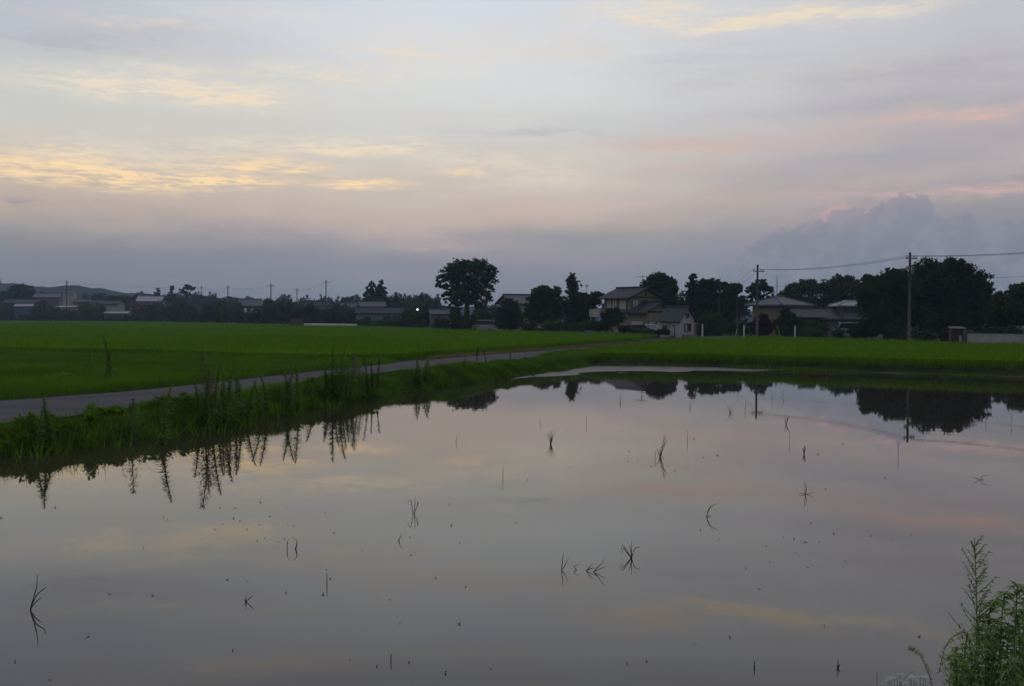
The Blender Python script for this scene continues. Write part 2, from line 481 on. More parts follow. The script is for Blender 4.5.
    dim = math_('SUBTRACT', 1.0, math_('MULTIPLY', ss(aaz, 45, 150), 0.30))
    base = mix(1.0, base, (1, 1, 1), 'MULTIPLY')
    sc = vmath('SCALE', base)
    L(math_('MULTIPLY', dim, 13.2), sc.inputs['Scale'])

    sky = nd(nt, 'ShaderNodeTexSky', sky_type='NISHITA')
    sky.sun_disc = False
    sky.sun_elevation = R(SUN_EL)
    sky.sun_rotation = R(SUN_AZ)
    sky.dust_density = 3.0
    sk = vmath('SCALE', sky.outputs[0])
    sk.inputs['Scale'].default_value = 0.06
    tot = vmath('ADD', sc.outputs[0], sk.outputs[0])
    # nothing shines from below the horizon
    up = ss(el, -3.0, -0.3)
    fin = vmath('SCALE', tot.outputs[0])
    L(math_('MULTIPLY_ADD', up, 0.9, 0.1), fin.inputs['Scale'])
    bg = nd(nt, 'ShaderNodeBackground')
    bg.inputs['Strength'].default_value = 0.1
    L(fin.outputs[0], bg.inputs['Color'])
    o = nd(nt, 'ShaderNodeOutputWorld')
    L(bg.outputs[0], o.inputs['Surface'])
    w.cycles.sampling_method = 'MANUAL'
    w.cycles.sample_map_resolution = 512


SUN_EL, SUN_AZ = 4.0, -62.0
make_world()
sd = bpy.data.lights.new('sun', 'SUN')
sd.energy = 0.12
sd.angle = R(14)
sd.color = (1.0, 0.80, 0.62)
so = bpy.data.objects.new('sun', sd)
COL.objects.link(so)
dvec = Vector((math.sin(R(SUN_AZ)) * math.cos(R(SUN_EL)), math.cos(R(SUN_AZ)) * math.cos(R(SUN_EL)), math.sin(R(SUN_EL))))
so.rotation_euler = dvec.to_track_quat('Z', 'Y').to_euler()

hz, nt, b, out = new_mat('evening_haze')
nt.nodes.remove(b)
pv = nd(nt, 'ShaderNodeVolumePrincipled')
pv.inputs['Color'].default_value = (0.60, 0.76, 1.0, 1)
pv.inputs['Density'].default_value = 0.00032
pv.inputs['Density Attribute'].default_value = ''
pv.inputs['Color Attribute'].default_value = ''
pv.inputs['Temperature Attribute'].default_value = ''
hz.cycles.homogeneous_volume = True
pv.inputs['Anisotropy'].default_value = 0.1
nt.links.new(pv.outputs[0], out.inputs['Volume'])
o = MB().box(-2600, 2600, -260, 2700, -5.0, 42.0).build('haze', hz)
tag(o, 'thin blue grey evening haze over the fields', 'haze', kind='stuff')

# ------------------------------------------------------------------ pond outline and ground
def xy(p): return (p.x, p.y)

BANK = [gp(-400, 560), gp(-60, 465), gp(0, 456), gp(75, 448), gp(150, 438.5), gp(250, 420), gp(330, 404.5), gp(400, 393), gp(480, 381.5), gp(540, 374.5), gp(566, 370)]
BANK[0] = Vector((-13.2, 4.4, 0)); 
FAR = [gp(590, 366.6), gp(650, 366.8), gp(720, 368.2), gp(800, 370.2), gp(900, 373.2), gp(1024, 376.8)]
dfar = (FAR[-1] - FAR[-3]).normalized()
FAR.append(FAR[-1] + dfar * 25)
LAND = [xy(p) for p in BANK] + [xy(p) for p in FAR] + [(46, 4.4), (20, 4.3), (6, 4.2), (0, 4.3), (-6, 4.3)]
LAND = np.array(LAND)


def seg_dist(X, Y, A, B):
    d = B - A
    t = np.clip(((X - A[0]) * d[0] + (Y - A[1]) * d[1]) / (d @ d), 0, 1)
    return np.hypot(X - A[0] - t * d[0], Y - A[1] - t * d[1])


def poly_dist(X, Y, P, closed=True):
    n = len(P)
    out = np.full(np.shape(X), 1e9)
    for i in range(n if closed else n - 1):
        out = np.minimum(out, seg_dist(X, Y, P[i], P[(i + 1) % n]))
    return out


def inside(X, Y, P):
    c = np.zeros(np.shape(X), bool)
    n = len(P)
    for i in range(n):
        x0, y0 = P[i]; x1, y1 = P[(i + 1) % n]
        if y0 == y1: continue
        c ^= ((y0 > Y) != (y1 > Y)) & (X < (x1 - x0) * (Y - y0) / (y1 - y0) + x0)
    return c


def vnoise(X, Y, s, seed=0):
    """smooth value noise"""
    X = np.asarray(X) / s; Y = np.asarray(Y) / s
    xi, yi = np.floor(X), np.floor(Y)
    fx, fy = X - xi, Y - yi
    fx = fx * fx * (3 - 2 * fx); fy = fy * fy * (3 - 2 * fy)
    def h(a, b):
        q = np.sin(a * 127.1 + b * 311.7 + seed * 74.7) * 43758.5453
        return q - np.floor(q)
    return (h(xi, yi) * (1 - fx) + h(xi + 1, yi) * fx) * (1 - fy) + (h(xi, yi + 1) * (1 - fx) + h(xi + 1, yi + 1) * fx) * fy


ROADZ = 0.5
def sm(t):
    t = np.clip(t, 0, 1)
    return t * t * (3 - 2 * t)


def height(X, Y):
    d = poly_dist(X, Y, LAND)
    ins = inside(X, Y, LAND)
    near = sm((7.0 - Y) / 3.0)
    land = -0.06 + (0.48 + 0.62 * near) * sm(d / (0.85 + 1.25 * near)) + (vnoise(X, Y, 1.7) - 0.5) * 0.07 * np.clip(d / 1.5, 0, 1)
    bed = -0.06 - 0.3 * sm(d / 1.0)
    return np.where(ins, bed, land)


def spaced(lo, hi, step, far, grow=1.25):
    c = list(np.arange(lo, hi + 1e-6, step))
    s = step; x = hi
    while x < far[1]:
        s *= grow; x += s; c.append(min(x, far[1]))
    s = step; x = lo
    while x > far[0]:
        s *= grow; x -= s; c.insert(0, max(x, far[0]))
    return np.array(c)


gx = spaced(-34, 48, 0.4, (-2500, 2500))
gy = spaced(-4, 76, 0.4, (-250, 2600))
GX, GY = np.meshgrid(gx, gy)
tag(link('ground', grid_mesh('ground', gx, gy, height(GX, GY), M['soil'])), 'low lying field soil around the flooded paddy', 'ground', kind='structure')

# water
m, nt, b, out = new_mat('paddy_water')
b.inputs['Base Color'].default_value = (0.034, 0.026, 0.020, 1)
b.inputs['IOR'].default_value = 1.38
geo = nd(nt, 'ShaderNodeNewGeometry')
mp = nd(nt, 'ShaderNodeMapping'); mp.inputs['Scale'].default_value = (1.0, 2.2, 1.0)
nz = nd(nt, 'ShaderNodeTexNoise'); nz.inputs['Scale'].default_value = 1.1; nz.inputs['Detail'].default_value = 2.5
pn = nd(nt, 'ShaderNodeTexNoise'); pn.inputs['Scale'].default_value = 0.16; pn.inputs['Detail'].default_value = 5.0
pr = nd(nt, 'ShaderNodeMapRange'); pr.inputs['From Min'].default_value = 0.42; pr.inputs['From Max'].default_value = 0.70; pr.inputs['To Min'].default_value = 0.012; pr.inputs['To Max'].default_value = 0.032
nt.links.new(mp.outputs[0], pn.inputs['Vector']); nt.links.new(pn.outputs['Fac'], pr.inputs['Value']); nt.links.new(pr.outputs['Result'], b.inputs['Roughness'])
bp = nd(nt, 'ShaderNodeBump'); bp.inputs['Strength'].default_value = 0.004; bp.inputs['Distance'].default_value = 0.12
nt.links.new(geo.outputs['Position'], mp.inputs['Vector']); nt.links.new(mp.outputs[0], nz.inputs['Vector'])
nt.links.new(nz.outputs['Fac'], bp.inputs['Height']); nt.links.new(bp.outputs['Normal'], b.inputs['Normal'])
M['water'] = m
cen = LAND.mean(0)
g = np.array([p + (p - cen) / np.linalg.norm(p - cen) * 0.5 for p in LAND])
mb = MB(); mb.add([(x, y, 0.0) for x, y in g], [tuple(range(len(g)))])
tag(mb.build('water', m), 'still muddy water of the flooded paddy mirroring the sky', 'water', kind='structure')

# pale wet mud along the far edge of the water
up = [gp(548, 373.2), gp(566, 369.6), gp(590, 366.5), gp(620, 366.0), gp(650, 366.6), gp(720, 368.0), gp(800, 370.0), gp(900, 373.0), gp(1024, 376.6)]
lo = [gp(500, 380.5), gp(540, 376.8), gp(580, 375.4), gp(620, 374.6), gp(655, 373.2), gp(720, 371.6), gp(800, 372.6), gp(900, 375.2), gp(1024, 378.6)]
up.append(up[-1] + dfar * 25); lo.append(lo[-1] + dfar * 25)
us, ls, N = [], [], 220
def resample(P, n):
    P = np.array([(p.x, p.y) for p in P]); s = np.r_[0, np.cumsum(np.hypot(*np.diff(P, axis=0).T))]
    t = np.linspace(0, s[-1], n)
    return np.stack([np.interp(t, s, P[:, 0]), np.interp(t, s, P[:, 1])], 1)
U_, L_ = resample(up, N), resample(lo, N)
K = 14
V = []
for j in range(K):
    t = j / (K - 1)
    Pm = L_ * (1 - t) + U_ * t
    z = -0.012 + 0.050 * t ** 0.7 + (vnoise(Pm[:, 0], Pm[:, 1], 1.3, 3) - 0.5) * 0.030 * (1 - t * 0.6) + (vnoise(Pm[:, 0], Pm[:, 1], 5.0, 5) - 0.5) * 0.034 - 0.046 * np.clip((np.arange(N) / N - 0.16) / 0.3, 0, 1)
    V.append(np.c_[Pm, z])
V = np.array(V).reshape(-1, 3)
fs = [(j * N + i, j * N + i + 1, (j + 1) * N + i + 1, (j + 1) * N + i) for j in range(K - 1) for i in range(N - 1)]
mb = MB(); mb.add(V.tolist(), fs)
tag(mb.build('mud_shore', M['mud'], smooth=True), 'strip of pale wet mud along the far edge of the water', 'mud', kind='structure')

# road: worn lane on the bank, and the cross lane behind the far paddy
def ribbon(name, L, Rr, z, label, cat, mat):
    L, Rr = resample(L, 160), resample(Rr, 160)
    mb = MB()
    vs = []
    for a, c in zip(L, Rr):
        vs += [(a[0], a[1], z - 0.25), (a[0], a[1], z), ((a[0] + c[0]) / 2, (a[1] + c[1]) / 2, z + 0.02), (c[0], c[1], z), (c[0], c[1], z - 0.25)]
    fs = [(i * 5 + k, i * 5 + k + 1, i * 5 + 6 + k, i * 5 + 5 + k) for i in range(159) for k in range(4)]
    mb.add(vs, fs)
    return tag(mb.build(name, mat), label, cat, kind='structure')

RL = [Vector((-34, 1, 0)), Vector((-22, 17.5, 0)), gp(0, 401, ROADZ), gp(128, 391.5, ROADZ), gp(230, 381, ROADZ), gp(320, 371.5, ROADZ), gp(400, 362.5, ROADZ), gp(480, 355.5, ROADZ), gp(560, 349.5, ROADZ), gp(640, 343, ROADZ), gp(690, 338.6, ROADZ), Vector((22.5, 118, 0))]
RR = [Vector((-30, 0, 0)), Vector((-18, 14.5, 0)), gp(0, 424, ROADZ), gp(128, 409, ROADZ), gp(230, 394, ROADZ), gp(320, 382, ROADZ), gp(400, 371.5, ROADZ), gp(480, 362.5, ROADZ), gp(560, 355, ROADZ), gp(640, 346.5, ROADZ), gp(705, 340, ROADZ), Vector((27.5, 118, 0))]
ribbon('road', RL, RR, ROADZ, 'worn grey farm lane running along the bank to the houses', 'road', M['gravel'])
ribbon('road', [Vector((25, 108, 0)), Vector((36.5, 88, 0)), Vector((70, 40, 0))], [Vector((28.5, 110, 0)), Vector((40.5, 89, 0)), Vector((74, 42, 0))], ROADZ + 0.008, 'lane behind the right hand rice field', 'road', M['gravel'])

# ------------------------------------------------------------------ far hills
hx = np.linspace(-1500, 1500, 900)
prof_px = [-300, -60, 0, 30, 60, 110, 160, 220, 300, 420, 560, 760, 1024, 1400]
prof_y = [280, 282, 283, 286, 287.5, 291, 295, 298, 302, 306, 308, 310, 312, 312]
DH = 1000.0
pxx = 512 + F_ * hx / DH
hy = np.interp(pxx, prof_px, prof_y)
ht = 2.6 + (317.4 + 0.004 * (512 - 512) + (pxx - 512) * 0.004 - hy) / F_ * DH
rows = []
for k, (dy, s) in enumerate(((-240, 0.0), (-150, 0.45), (-70, 0.82), (0, 1.0), (90, 0.9), (240, 0.0))):
    z = ht * s
    z = z + (vnoise(hx, hx * 0 + k * 57, 22, 2) - 0.5) * 5 * s + (vnoise(hx, hx * 0 + k * 31, 7.5, 4) - 0.5) * 4.5 * s - (3.0 if s == 0 else 0)
    rows.append(np.c_[hx, np.full_like(hx, DH + dy), np.minimum(z, 40)])
V = np.concatenate(rows); n = len(hx)
mb = MB(); mb.add(V.tolist(), [(k * n + i, k * n + i + 1, (k + 1) * n + i + 1, (k + 1) * n + i) for k in range(5) for i in range(n - 1)])
tag(mb.build('hills', M['hill'], smooth=True), 'low wooded ridge fading blue in the distance', 'hills', kind='structure')
# ------------------------------------------------------------------ grass and rice
def blades(px, py, pz, h, w, lean, nb, spread, seed, droop=0.35):
    """nb bent blades at each point; arrays px, py, pz, h (height), w (width)"""
    g = np.random.default_rng(seed)
    n = len(px) * nb
    X = np.repeat(px, nb) + g.normal(0, 1, n) * np.repeat(spread, nb)
    Y = np.repeat(py, nb) + g.normal(0, 1, n) * np.repeat(spread, nb)
    Z = np.repeat(pz, nb)
    Hh = np.repeat(h, nb) * g.uniform(0.6, 1.15, n)
    Ww = np.repeat(w, nb) * g.uniform(0.7, 1.2, n)
    a = g.uniform(0, 2 * PI, n)
    ln = np.abs(g.normal(0, lean, n)) + 0.04
    dx, dy = np.cos(a) * ln * Hh, np.sin(a) * ln * Hh
    f = g.uniform(0, 2 * PI, n)
    sx, sy = np.cos(f) * Ww / 2, np.sin(f) * Ww / 2
    mid = 0.6
    B = np.stack([X, Y, Z], -1)
    Mi = np.stack([X + dx * mid * 0.7, Y + dy * mid * 0.7, Z + Hh * mid], -1)
    T = np.stack([X + dx * (1 + droop), Y + dy * (1 + droop), Z + Hh * (1 - droop * ln)], -1)
    S = np.stack([sx, sy, np.zeros(n)], -1)
    Q1 = np.stack([B - S * 0.8, B + S * 0.8, Mi + S, Mi - S], 1)
    Q2 = np.stack([Mi - S, Mi + S, T + S * 0.12, T - S * 0.12], 1)
    return np.concatenate([Q1, Q2], 0)


def scatter(P, k, smin, seed, dmin=0.0, dmax=1e9, smax=9.0):
    """points inside outline P, spaced k * distance apart (never closer than smin)"""
    g = np.random.default_rng(seed)
    P = np.array(P)
    d = np.hypot(P[:, 0], P[:, 1])
    lo, hi = max(min(d), 1.0), max(d)
    c = np.array([0.0, 0.0])
    if inside(np.array([0.0]), np.array([0.0]), P)[0]: lo = 1.0
    lo = max(1.0, min(lo, poly_dist(np.array([0.0]), np.array([0.0]), P)[0]))
    a0, a1 = R(-33), R(36)
    out = []
    r = max(lo, dmin)
    while r < min(hi, dmax):
        s = min(max(k * r, smin), smax)
        n = int((a1 - a0) * r / s)
        a = a0 + (np.arange(n) + g.uniform(0, 1, n)) * (a1 - a0) / n
        rr = r + g.uniform(0, 1, n) * s
        out.append(np.c_[rr * np.sin(a), rr * np.cos(a)])
        r += s
    Q = np.concatenate(out)
    return Q[inside(Q[:, 0], Q[:, 1], P)]


def leaf_quads(lobes, n, size, seed, clump=0.22, fill=0.35, per=26):
    """small leaf faces in clumps spread through ellipsoid lobes (cx, cy, cz, rx, ry, rz)"""
    g = np.random.default_rng(seed)
    lob = np.array(lobes, float)
    wgt = (lob[:, 3] * lob[:, 4] * lob[:, 5]) ** (2 / 3)
    wgt /= wgt.sum()
    pts = []
    for L, w in zip(lob, wgt):
        m = max(int(n * w / per), 4)
        d = g.normal(0, 1, (m, 3)); d /= np.linalg.norm(d, axis=1)[:, None]
        r = np.where(g.uniform(0, 1, m) < fill, g.uniform(0.2, 0.8, m), g.uniform(0.78, 1.0, m))
        # ragged outline
        r = r * (0.86 + 0.28 * g.uniform(0, 1, m))
        c = L[:3] + d * r[:, None] * L[3:6] * 0.92
        rad = L[3:6].mean() * clump
        q = np.repeat(c, per, 0) + np.clip(g.normal(0, 0.55, (m * per, 3)), -1.3, 1.3) * rad * np.repeat(g.uniform(0.6, 1.25, m), per)[:, None] * np.array([1, 1, 0.75])
        pts.append(q)
    C = np.concatenate(pts)
    k = len(C)
    a = g.normal(0, 1, (k, 3)); a /= np.linalg.norm(a, axis=1)[:, None]
    b = np.cross(a, g.normal(0, 1, (k, 3))); b /= np.linalg.norm(b, axis=1)[:, None]
    s = size * g.uniform(0.55, 1.3, k)[:, None]
    a = a * s * 0.75; b = b * s * 0.45
    return np.stack([C - a, C + b, C + a, C - b], 1)


def fence_line(P, step, seed, off=0.35):
    g = np.random.default_rng(seed)
    out = []
    for i in range(len(P) - 1):
        a, b = np.array(P[i]), np.array(P[i + 1])
        n = max(2, int(np.hypot(*(b - a)) / step))
        t = (np.arange(n) + g.uniform(0, 1, n)) / n
        out.append(a + (b - a) * t[:, None])
    Q = np.concatenate(out)
    return Q + g.normal(0, off, Q.shape)


def canopy(P, z, zb):
    """a low slab that fills the crop between its outermost plants"""
    n = len(P)
    vs = [(x, y, z) for x, y in P] + [(x, y, zb) for x, y in P]
    return vs, [tuple(range(n))] + [(i, (i + 1) % n, n + (i + 1) % n, n + i) for i in range(n)]


def field(name, P, zb, hgt, k, smin, nb, edges, label, cat, mat, seed, lean=0.22, kw=0.00042, wmin=0.014, can=0.6, inset=0.35, hv=0.12, kind='stuff'):
    Q = scatter(P, k, smin, seed)
    D = np.hypot(Q[:, 0], Q[:, 1])
    s = np.maximum(k * D, smin)
    hh = hgt * (1 - hv / 2 + hv * vnoise(Q[:, 0], Q[:, 1], 5.0, seed)) * (0.90 + 0.20 * vnoise(Q[:, 0], Q[:, 1], 1.1, seed + 3)) * (0.90 + 0.20 * vnoise(Q[:, 0] * 0.12 + Q[:, 1] * 0.03, Q[:, 1] * 0.9, 1.4, seed + 5))
    V = [blades(Q[:, 0], Q[:, 1], np.full(len(Q), zb), hh, np.maximum(D * kw, wmin), lean, nb, s * 0.33, seed)]
    for E, st in edges:
        q = fence_line(E, st, seed + 9, 0.16)
        d = np.hypot(q[:, 0], q[:, 1])
        V.append(blades(q[:, 0], q[:, 1], np.full(len(q), zb - 0.08), hgt * (0.75 + 0.4 * vnoise(q[:, 0], q[:, 1], 1.2, seed)), np.maximum(d * kw * 0.8, wmin), lean * 1.2, 9, np.full(len(q), 0.10), seed + 1))
    V = np.concatenate(V)
    # filling canopy, pulled in from the edge
    Pa = np.array(P)
    cen = Pa.mean(0)
    n = len(Pa)
    ins = []
    for i in range(n):
        a, b, c = Pa[i - 1], Pa[i], Pa[(i + 1) % n]
        u = (b - a) / np.linalg.norm(b - a); v = (c - b) / np.linalg.norm(c - b)
        na, nb_ = np.array([-u[1], u[0]]), np.array([-v[1], v[0]])
        bis = na + nb_; bis /= max(np.linalg.norm(bis), 1e-6)
        t = b + bis * inset
        if not inside(np.array([t[0]]), np.array([t[1]]), Pa)[0]: t = b - bis * inset
        ins.append(t)
    vs, fs = canopy(ins, zb + hgt * can, zb - 0.1)
    me = quads_mesh(name, V, mat)
    import bmesh
    bm = bmesh.new(); bm.from_mesh(me)
    bv = [bm.verts.new(p) for p in vs]
    for f in fs:
        try: bm.faces.new([bv[i] for i in f])
        except ValueError: pass
    bm.to_mesh(me); bm.free()
    return tag(link(name, me), label, cat, kind=kind)


def X2(p): return (p.x, p.y)

# left field, beyond the lane
RICEZ, RICEH = 0.42, 0.56
f0 = [gp(0, 352.5, RICEZ), gp(110, 354.5, RICEZ), gp(250, 359.0, RICEZ), gp(330, 361.5, RICEZ), gp(392, 361.0, RICEZ)]
front = [X2(p) for p in f0]
d0 = (np.array(front[0]) - np.array(front[2])); d0 /= np.linalg.norm(d0)
front.insert(0, tuple(np.array(front[0]) + d0 * 40))
road_side = [X2(gp(440, 357.0, RICEZ)), X2(gp(480, 353.4, RICEZ)), X2(gp(560, 347.0, RICEZ)), X2(gp(640, 340.6, RICEZ))]
back = [(xat(px, D), D) for px, D in ((655, 109), (560, 127), (470, 147), (350, 205), (250, 246), (150, 318), (0, 350), (-60, 360))]
LEFTF = front + road_side + back
field('rice_field', LEFTF, RICEZ, RICEH, 0.0058, 0.22, 9, [(front, 0.10), (road_side, 0.12)], 'bright green rice field spreading from the lane to the houses on the left', 'rice', M['rice'], 21)

# right field, beyond the water
mud_top = [(p.x, p.y + 0.62 + (0.5 if k == 0 else 0)) for k, p in enumerate(FAR)]
rs = [X2(gp(px, py, 0.42)) for px, py in ((705, 341.2), (660, 346.2), (610, 352.0))]
RIGHTF = mud_top + [(62, 50), (39.0, 74.5), (34.5, 85.0), (25.2, 103)] + rs
field('rice_field', RIGHTF, 0.36, 0.56, 0.0056, 0.22, 9, [(mud_top, 0.09), (rs, 0.12)], 'bright green rice field beyond the far edge of the water', 'rice', M['rice'], 33)

# weedy meadow between the lane and the left rice
MEADOW = [X2(gp(395, 363.2, 0.45)), X2(gp(320, 369.5, 0.45)), X2(gp(230, 379.5, 0.45)), X2(gp(128, 390, 0.45)), X2(gp(0, 400, 0.45)), (-24, 17), (-60, 60)] + [(a[0], a[1] - 0.3) for a in front[1:]]
Q = scatter(MEADOW, 0.0050, 0.16, 41)
D = np.hypot(Q[:, 0], Q[:, 1])
nn = vnoise(Q[:, 0], Q[:, 1], 3.0, 8) * 0.6 + vnoise(Q[:, 0], Q[:, 1], 0.9, 9) * 0.4
V = blades(Q[:, 0], Q[:, 1], np.full(len(Q), 0.40), 0.16 + 0.30 * nn, np.maximum(D * 0.0004, 0.012), 0.35, 8, np.maximum(0.0050 * D, 0.16) * 0.4, 42)
tag(link('meadow_grass', quads_mesh('meadow_grass', V, M['weedfield'])), 'rough green grass between the lane and the left rice field', 'grass', kind='stuff')

# grass on the bank, from the lane down to the water, and on round the corner
ROADR = resample(RR[1:11], 300)
WL = np.array([X2(p) for p in BANK] + [X2(gp(590, 366.4)), X2(gp(640, 365.4))])
def bank_points(n, seed):
    g = np.random.default_rng(seed)
    out = []
    A = resample(RR[1:9] + [gp(590, 352.6, ROADZ)], 400)
    B = resample([Vector((x, y, 0)) for x, y in WL], 400)
    t = g.uniform(0, 1, n) ** 1.15
    i = np.clip((t * 399).astype(int), 0, 398); fr = t * 399 - i
    s = g.uniform(-0.07, 1.0, n)
    a = A[i] * (1 - fr[:, None]) + A[i + 1] * fr[:, None]
    b = B[i] * (1 - fr[:, None]) + B[i + 1] * fr[:, None]
    return a * (1 - s[:, None]) + b * s[:, None], s
Q, s = bank_points(30000, 51)
D = np.hypot(Q[:, 0], Q[:, 1])
keep = (D > 13)
Q, s, D = Q[keep], s[keep], D[keep]
hz_ = height(Q[:, 0], Q[:, 1])
pat = vnoise(Q[:, 0], Q[:, 1], 2.3, 6) * 0.65 + vnoise(Q[:, 0], Q[:, 1], 0.7, 7) * 0.35
hh = (0.09 + 0.46 * np.clip(pat * 1.3 - 0.15, 0, 1) ** 1.4) * (0.62 + 0.38 * np.clip(s / 0.45, 0, 1)) * np.where(D > 34, 0.8, 1.0)
V = blades(Q[:, 0], Q[:, 1], hz_ - 0.03, hh, np.maximum(D * 0.00040, 0.010), 0.42, 9, np.full(len(Q), 0.09), 52, 0.5)
V2 = blades(Q[::9, 0], Q[::9, 1], hz_[::9] - 0.03, (0.24 + 0.42 * pat[::9]) * np.where(D[::9] > 34, 0.6, 1.0) * (0.55 + 0.45 * np.clip(s[::9] / 0.4, 0, 1)), np.maximum(D[::9] * 0.0003, 0.008), 0.25, 3, np.full(len(Q[::9]), 0.09), 53, 0.3)
mounds = []
gm = np.random.default_rng(77)
Qm, sm_b = bank_points(330, 57)
for (mx, my), ms in zip(Qm, sm_b):
    md = math.hypot(mx, my)
    if md < 13: continue
    mz = float(height(np.array([mx]), np.array([my]))[0])
    mr = gm.uniform(0.12, 0.32) * (0.6 if ms < 0.3 else 1.0) * (0.7 if md > 34 else 1.0)
    mounds.append(leaf_quads([(mx, my, mz + mr * 0.35, mr, mr, mr * gm.uniform(0.5, 1.0))], int(gm.uniform(130, 260)), gm.uniform(0.045, 0.08), int(mx * 100 + my * 37) % 9999 + 1, 0.35, 0.4, 10))
V3 = np.concatenate(mounds)
tag(link('bank_grass', quads_mesh('bank_grass', np.concatenate([V, V2, V3]), M['grass'])), 'tangled green grass on the bank between the lane and the water', 'grass', kind='stuff')

# grass on the low ridge in front of the right rice, and the verge at the lane's right
VERGE = [(p.x, p.y - 0.1) for p in FAR[:-1]] + \
        [X2(gp(px, py, 0.3)) for px, py in ((1024, 371.0), (900, 367.4), (800, 364.6), (720, 362.6), (640, 361.1), (590, 361.0), (610, 352.4), (660, 346.6), (704, 341.6), (700, 340.9), (640, 347.2), (580, 353.8), (540, 359.0), (556, 366.5))]
Q = scatter(VERGE, 0.003, 0.14, 61)
D = np.hypot(Q[:, 0], Q[:, 1])
pat = vnoise(Q[:, 0], Q[:, 1], 1.6, 16)
V = blades(Q[:, 0], Q[:, 1], height(Q[:, 0], Q[:, 1]) - 0.05, 0.20 + 0.30 * pat, np.maximum(D * 0.0005, 0.01), 0.45, 11, np.full(len(Q), 0.12), 62, 0.5)
tag(link('ridge_grass', quads_mesh('ridge_grass', V, M['grass'])), 'short grass on the ridge in front of the far rice field', 'grass', kind='stuff')

# dry strawy verge on the far side of the lane
DRY = [X2(gp(px, py, 0.45)) for px, py in ((430, 360.4), (480, 355.9), (560, 349.8), (630, 344.0), (630, 342.6), (560, 347.6), (480, 353.6), (430, 357.6))]
Q = scatter(DRY, 0.0022, 0.10, 71)
Q = Q[vnoise(Q[:, 0], Q[:, 1], 2.0, 71) > 0.35]
D = np.hypot(Q[:, 0], Q[:, 1])
V = blades(Q[:, 0], Q[:, 1], np.full(len(Q), 0.40), np.full(len(Q), 0.22), np.maximum(D * 0.0004, 0.01), 0.6, 7, np.full(len(Q), 0.08), 72, 0.5)
tag(link('dry_grass', quads_mesh('dry_grass', V, M['dry'])), 'straw coloured dry grass along the far verge of the lane', 'grass', kind='stuff')

# near bank under the camera
NEAR = [(-14, 3.6), (-6, 4.0), (6, 4.0), (20, 4.0), (30, 4.0), (30, 0.6), (8, 0.4), (-14, 0.4)]
Q = scatter(NEAR, 0.004, 0.085, 81)
D = np.hypot(Q[:, 0], Q[:, 1])
keep = (D > 1.4)
Q, D = Q[keep], D[keep]
V = blades(Q[:, 0], Q[:, 1], height(Q[:, 0], Q[:, 1]) - 0.03, 0.10 + 0.14 * vnoise(Q[:, 0], Q[:, 1], 0.8, 4), np.full(len(Q), 0.006), 0.4, 7, np.full(len(Q), 0.05), 82, 0.5)
tag(link('bank_grass', quads_mesh('bank_grass', V, M['grass'])), 'grass on the near bank at the viewer\'s feet', 'grass', kind='stuff')

def trunk_mesh(h, r, lobes, seed, base=(0, 0), nl=7, start=0.5):
    g = random.Random(seed)
    mb = MB()
    top = (base[0] + g.uniform(-.03, .03) * h, base[1], h)
    mb.tube([(base[0], base[1], -0.3), (base[0], base[1], 0.0), (base[0] + g.uniform(-.02, .02) * h, base[1], h * 0.5), top], [r * 1.35, r * 1.15, r * 0.8, r * 0.35], 8)
    for L in lobes[:nl]:
        z0 = h * g.uniform(start, 0.9)
        p0 = Vector((base[0], base[1], z0)); p2 = Vector((L[0], L[1], L[2] + L[5] * 0.2))
        p1 = p0.lerp(p2, 0.5) + Vector((0, 0, 0.06 * h))
        mb.tube([p0, p1, p2], [r * 0.5, r * 0.32, r * 0.10], 6)
    return mb


def hero(name, label, cat, D, lobes_px, px, base_py, size, n, mat='leaf', group=None, trunk_r=0.22, depth=0.9, trunk_h=None, zb=0.42, fill=0.35, clump=0.22, trunk=True, per=26):
    """a tree whose crown is given by the places of its lobes in the view at distance D"""
    sc = D / F_
    x0 = xat(px, D)
    t = thing(name, label, cat, (x0, D, zb), 0, group)
    g = random.Random(hash((px, D)) & 0xffff)
    lob = []
    for i, (cx, cy, rx, ry) in enumerate(lobes_px):
        r = min(rx, ry * 1.4) * sc
        dy = 0.0 if i == 0 else g.uniform(-0.5, 0.5) * rx * sc
        c = at(cx, cy, D)
        lob.append((c.x - x0, dy, c.z - zb, rx * sc, max(rx, ry) * sc * depth, ry * sc))
    me = quads_mesh('crown', leaf_quads(lob, n, size, int(px * 7 + D), clump, fill, per), M[mat])
    link('crown', me, t)
    if trunk:
        th = trunk_h or max(l[2] for l in lob) * 0.75
        trunk_mesh(th, trunk_r, lob, int(px)).build('trunk', M['bark'], t, smooth=True)
    return t


# growth forms for the many smaller trees: height 1, width 1 (crown, trunk)
def proto_broad(seed, n=2200, size=0.045):
    g = random.Random(seed)
    lob = [(0, 0, 0.62, 0.30, 0.30, 0.30)]
    for k in range(8):
        a = 2 * PI * k / 8 + g.uniform(-.3, .3)
        rr = g.uniform(0.20, 0.32)
        s = g.uniform(0.14, 0.22)
        lob.append((math.cos(a) * rr, math.sin(a) * rr, g.uniform(0.38, 0.80), s, s, s * 0.9))
    return quads_mesh('crown', leaf_quads(lob, n, size, seed, 0.3, 0.3, 18), M['leaf']), trunk_mesh(0.7, 0.03, lob, seed, nl=4).mesh('trunk', M['bark'], True)

def proto_conifer(seed, n=2000, size=0.04):
    lob = []
    for k in range(7):
        z = 0.14 + 0.13 * k
        r = 0.50 * max(1.0 - z, 0.02) ** 0.75 + 0.03
        lob.append((0, 0, z, r, r, 0.11))
    return quads_mesh('crown', leaf_quads(lob, n, size, seed, 0.3, 0.3, 14), M['leaf_conifer']), trunk_mesh(0.95, 0.03, lob, seed, nl=0).mesh('trunk', M['bark'], True)

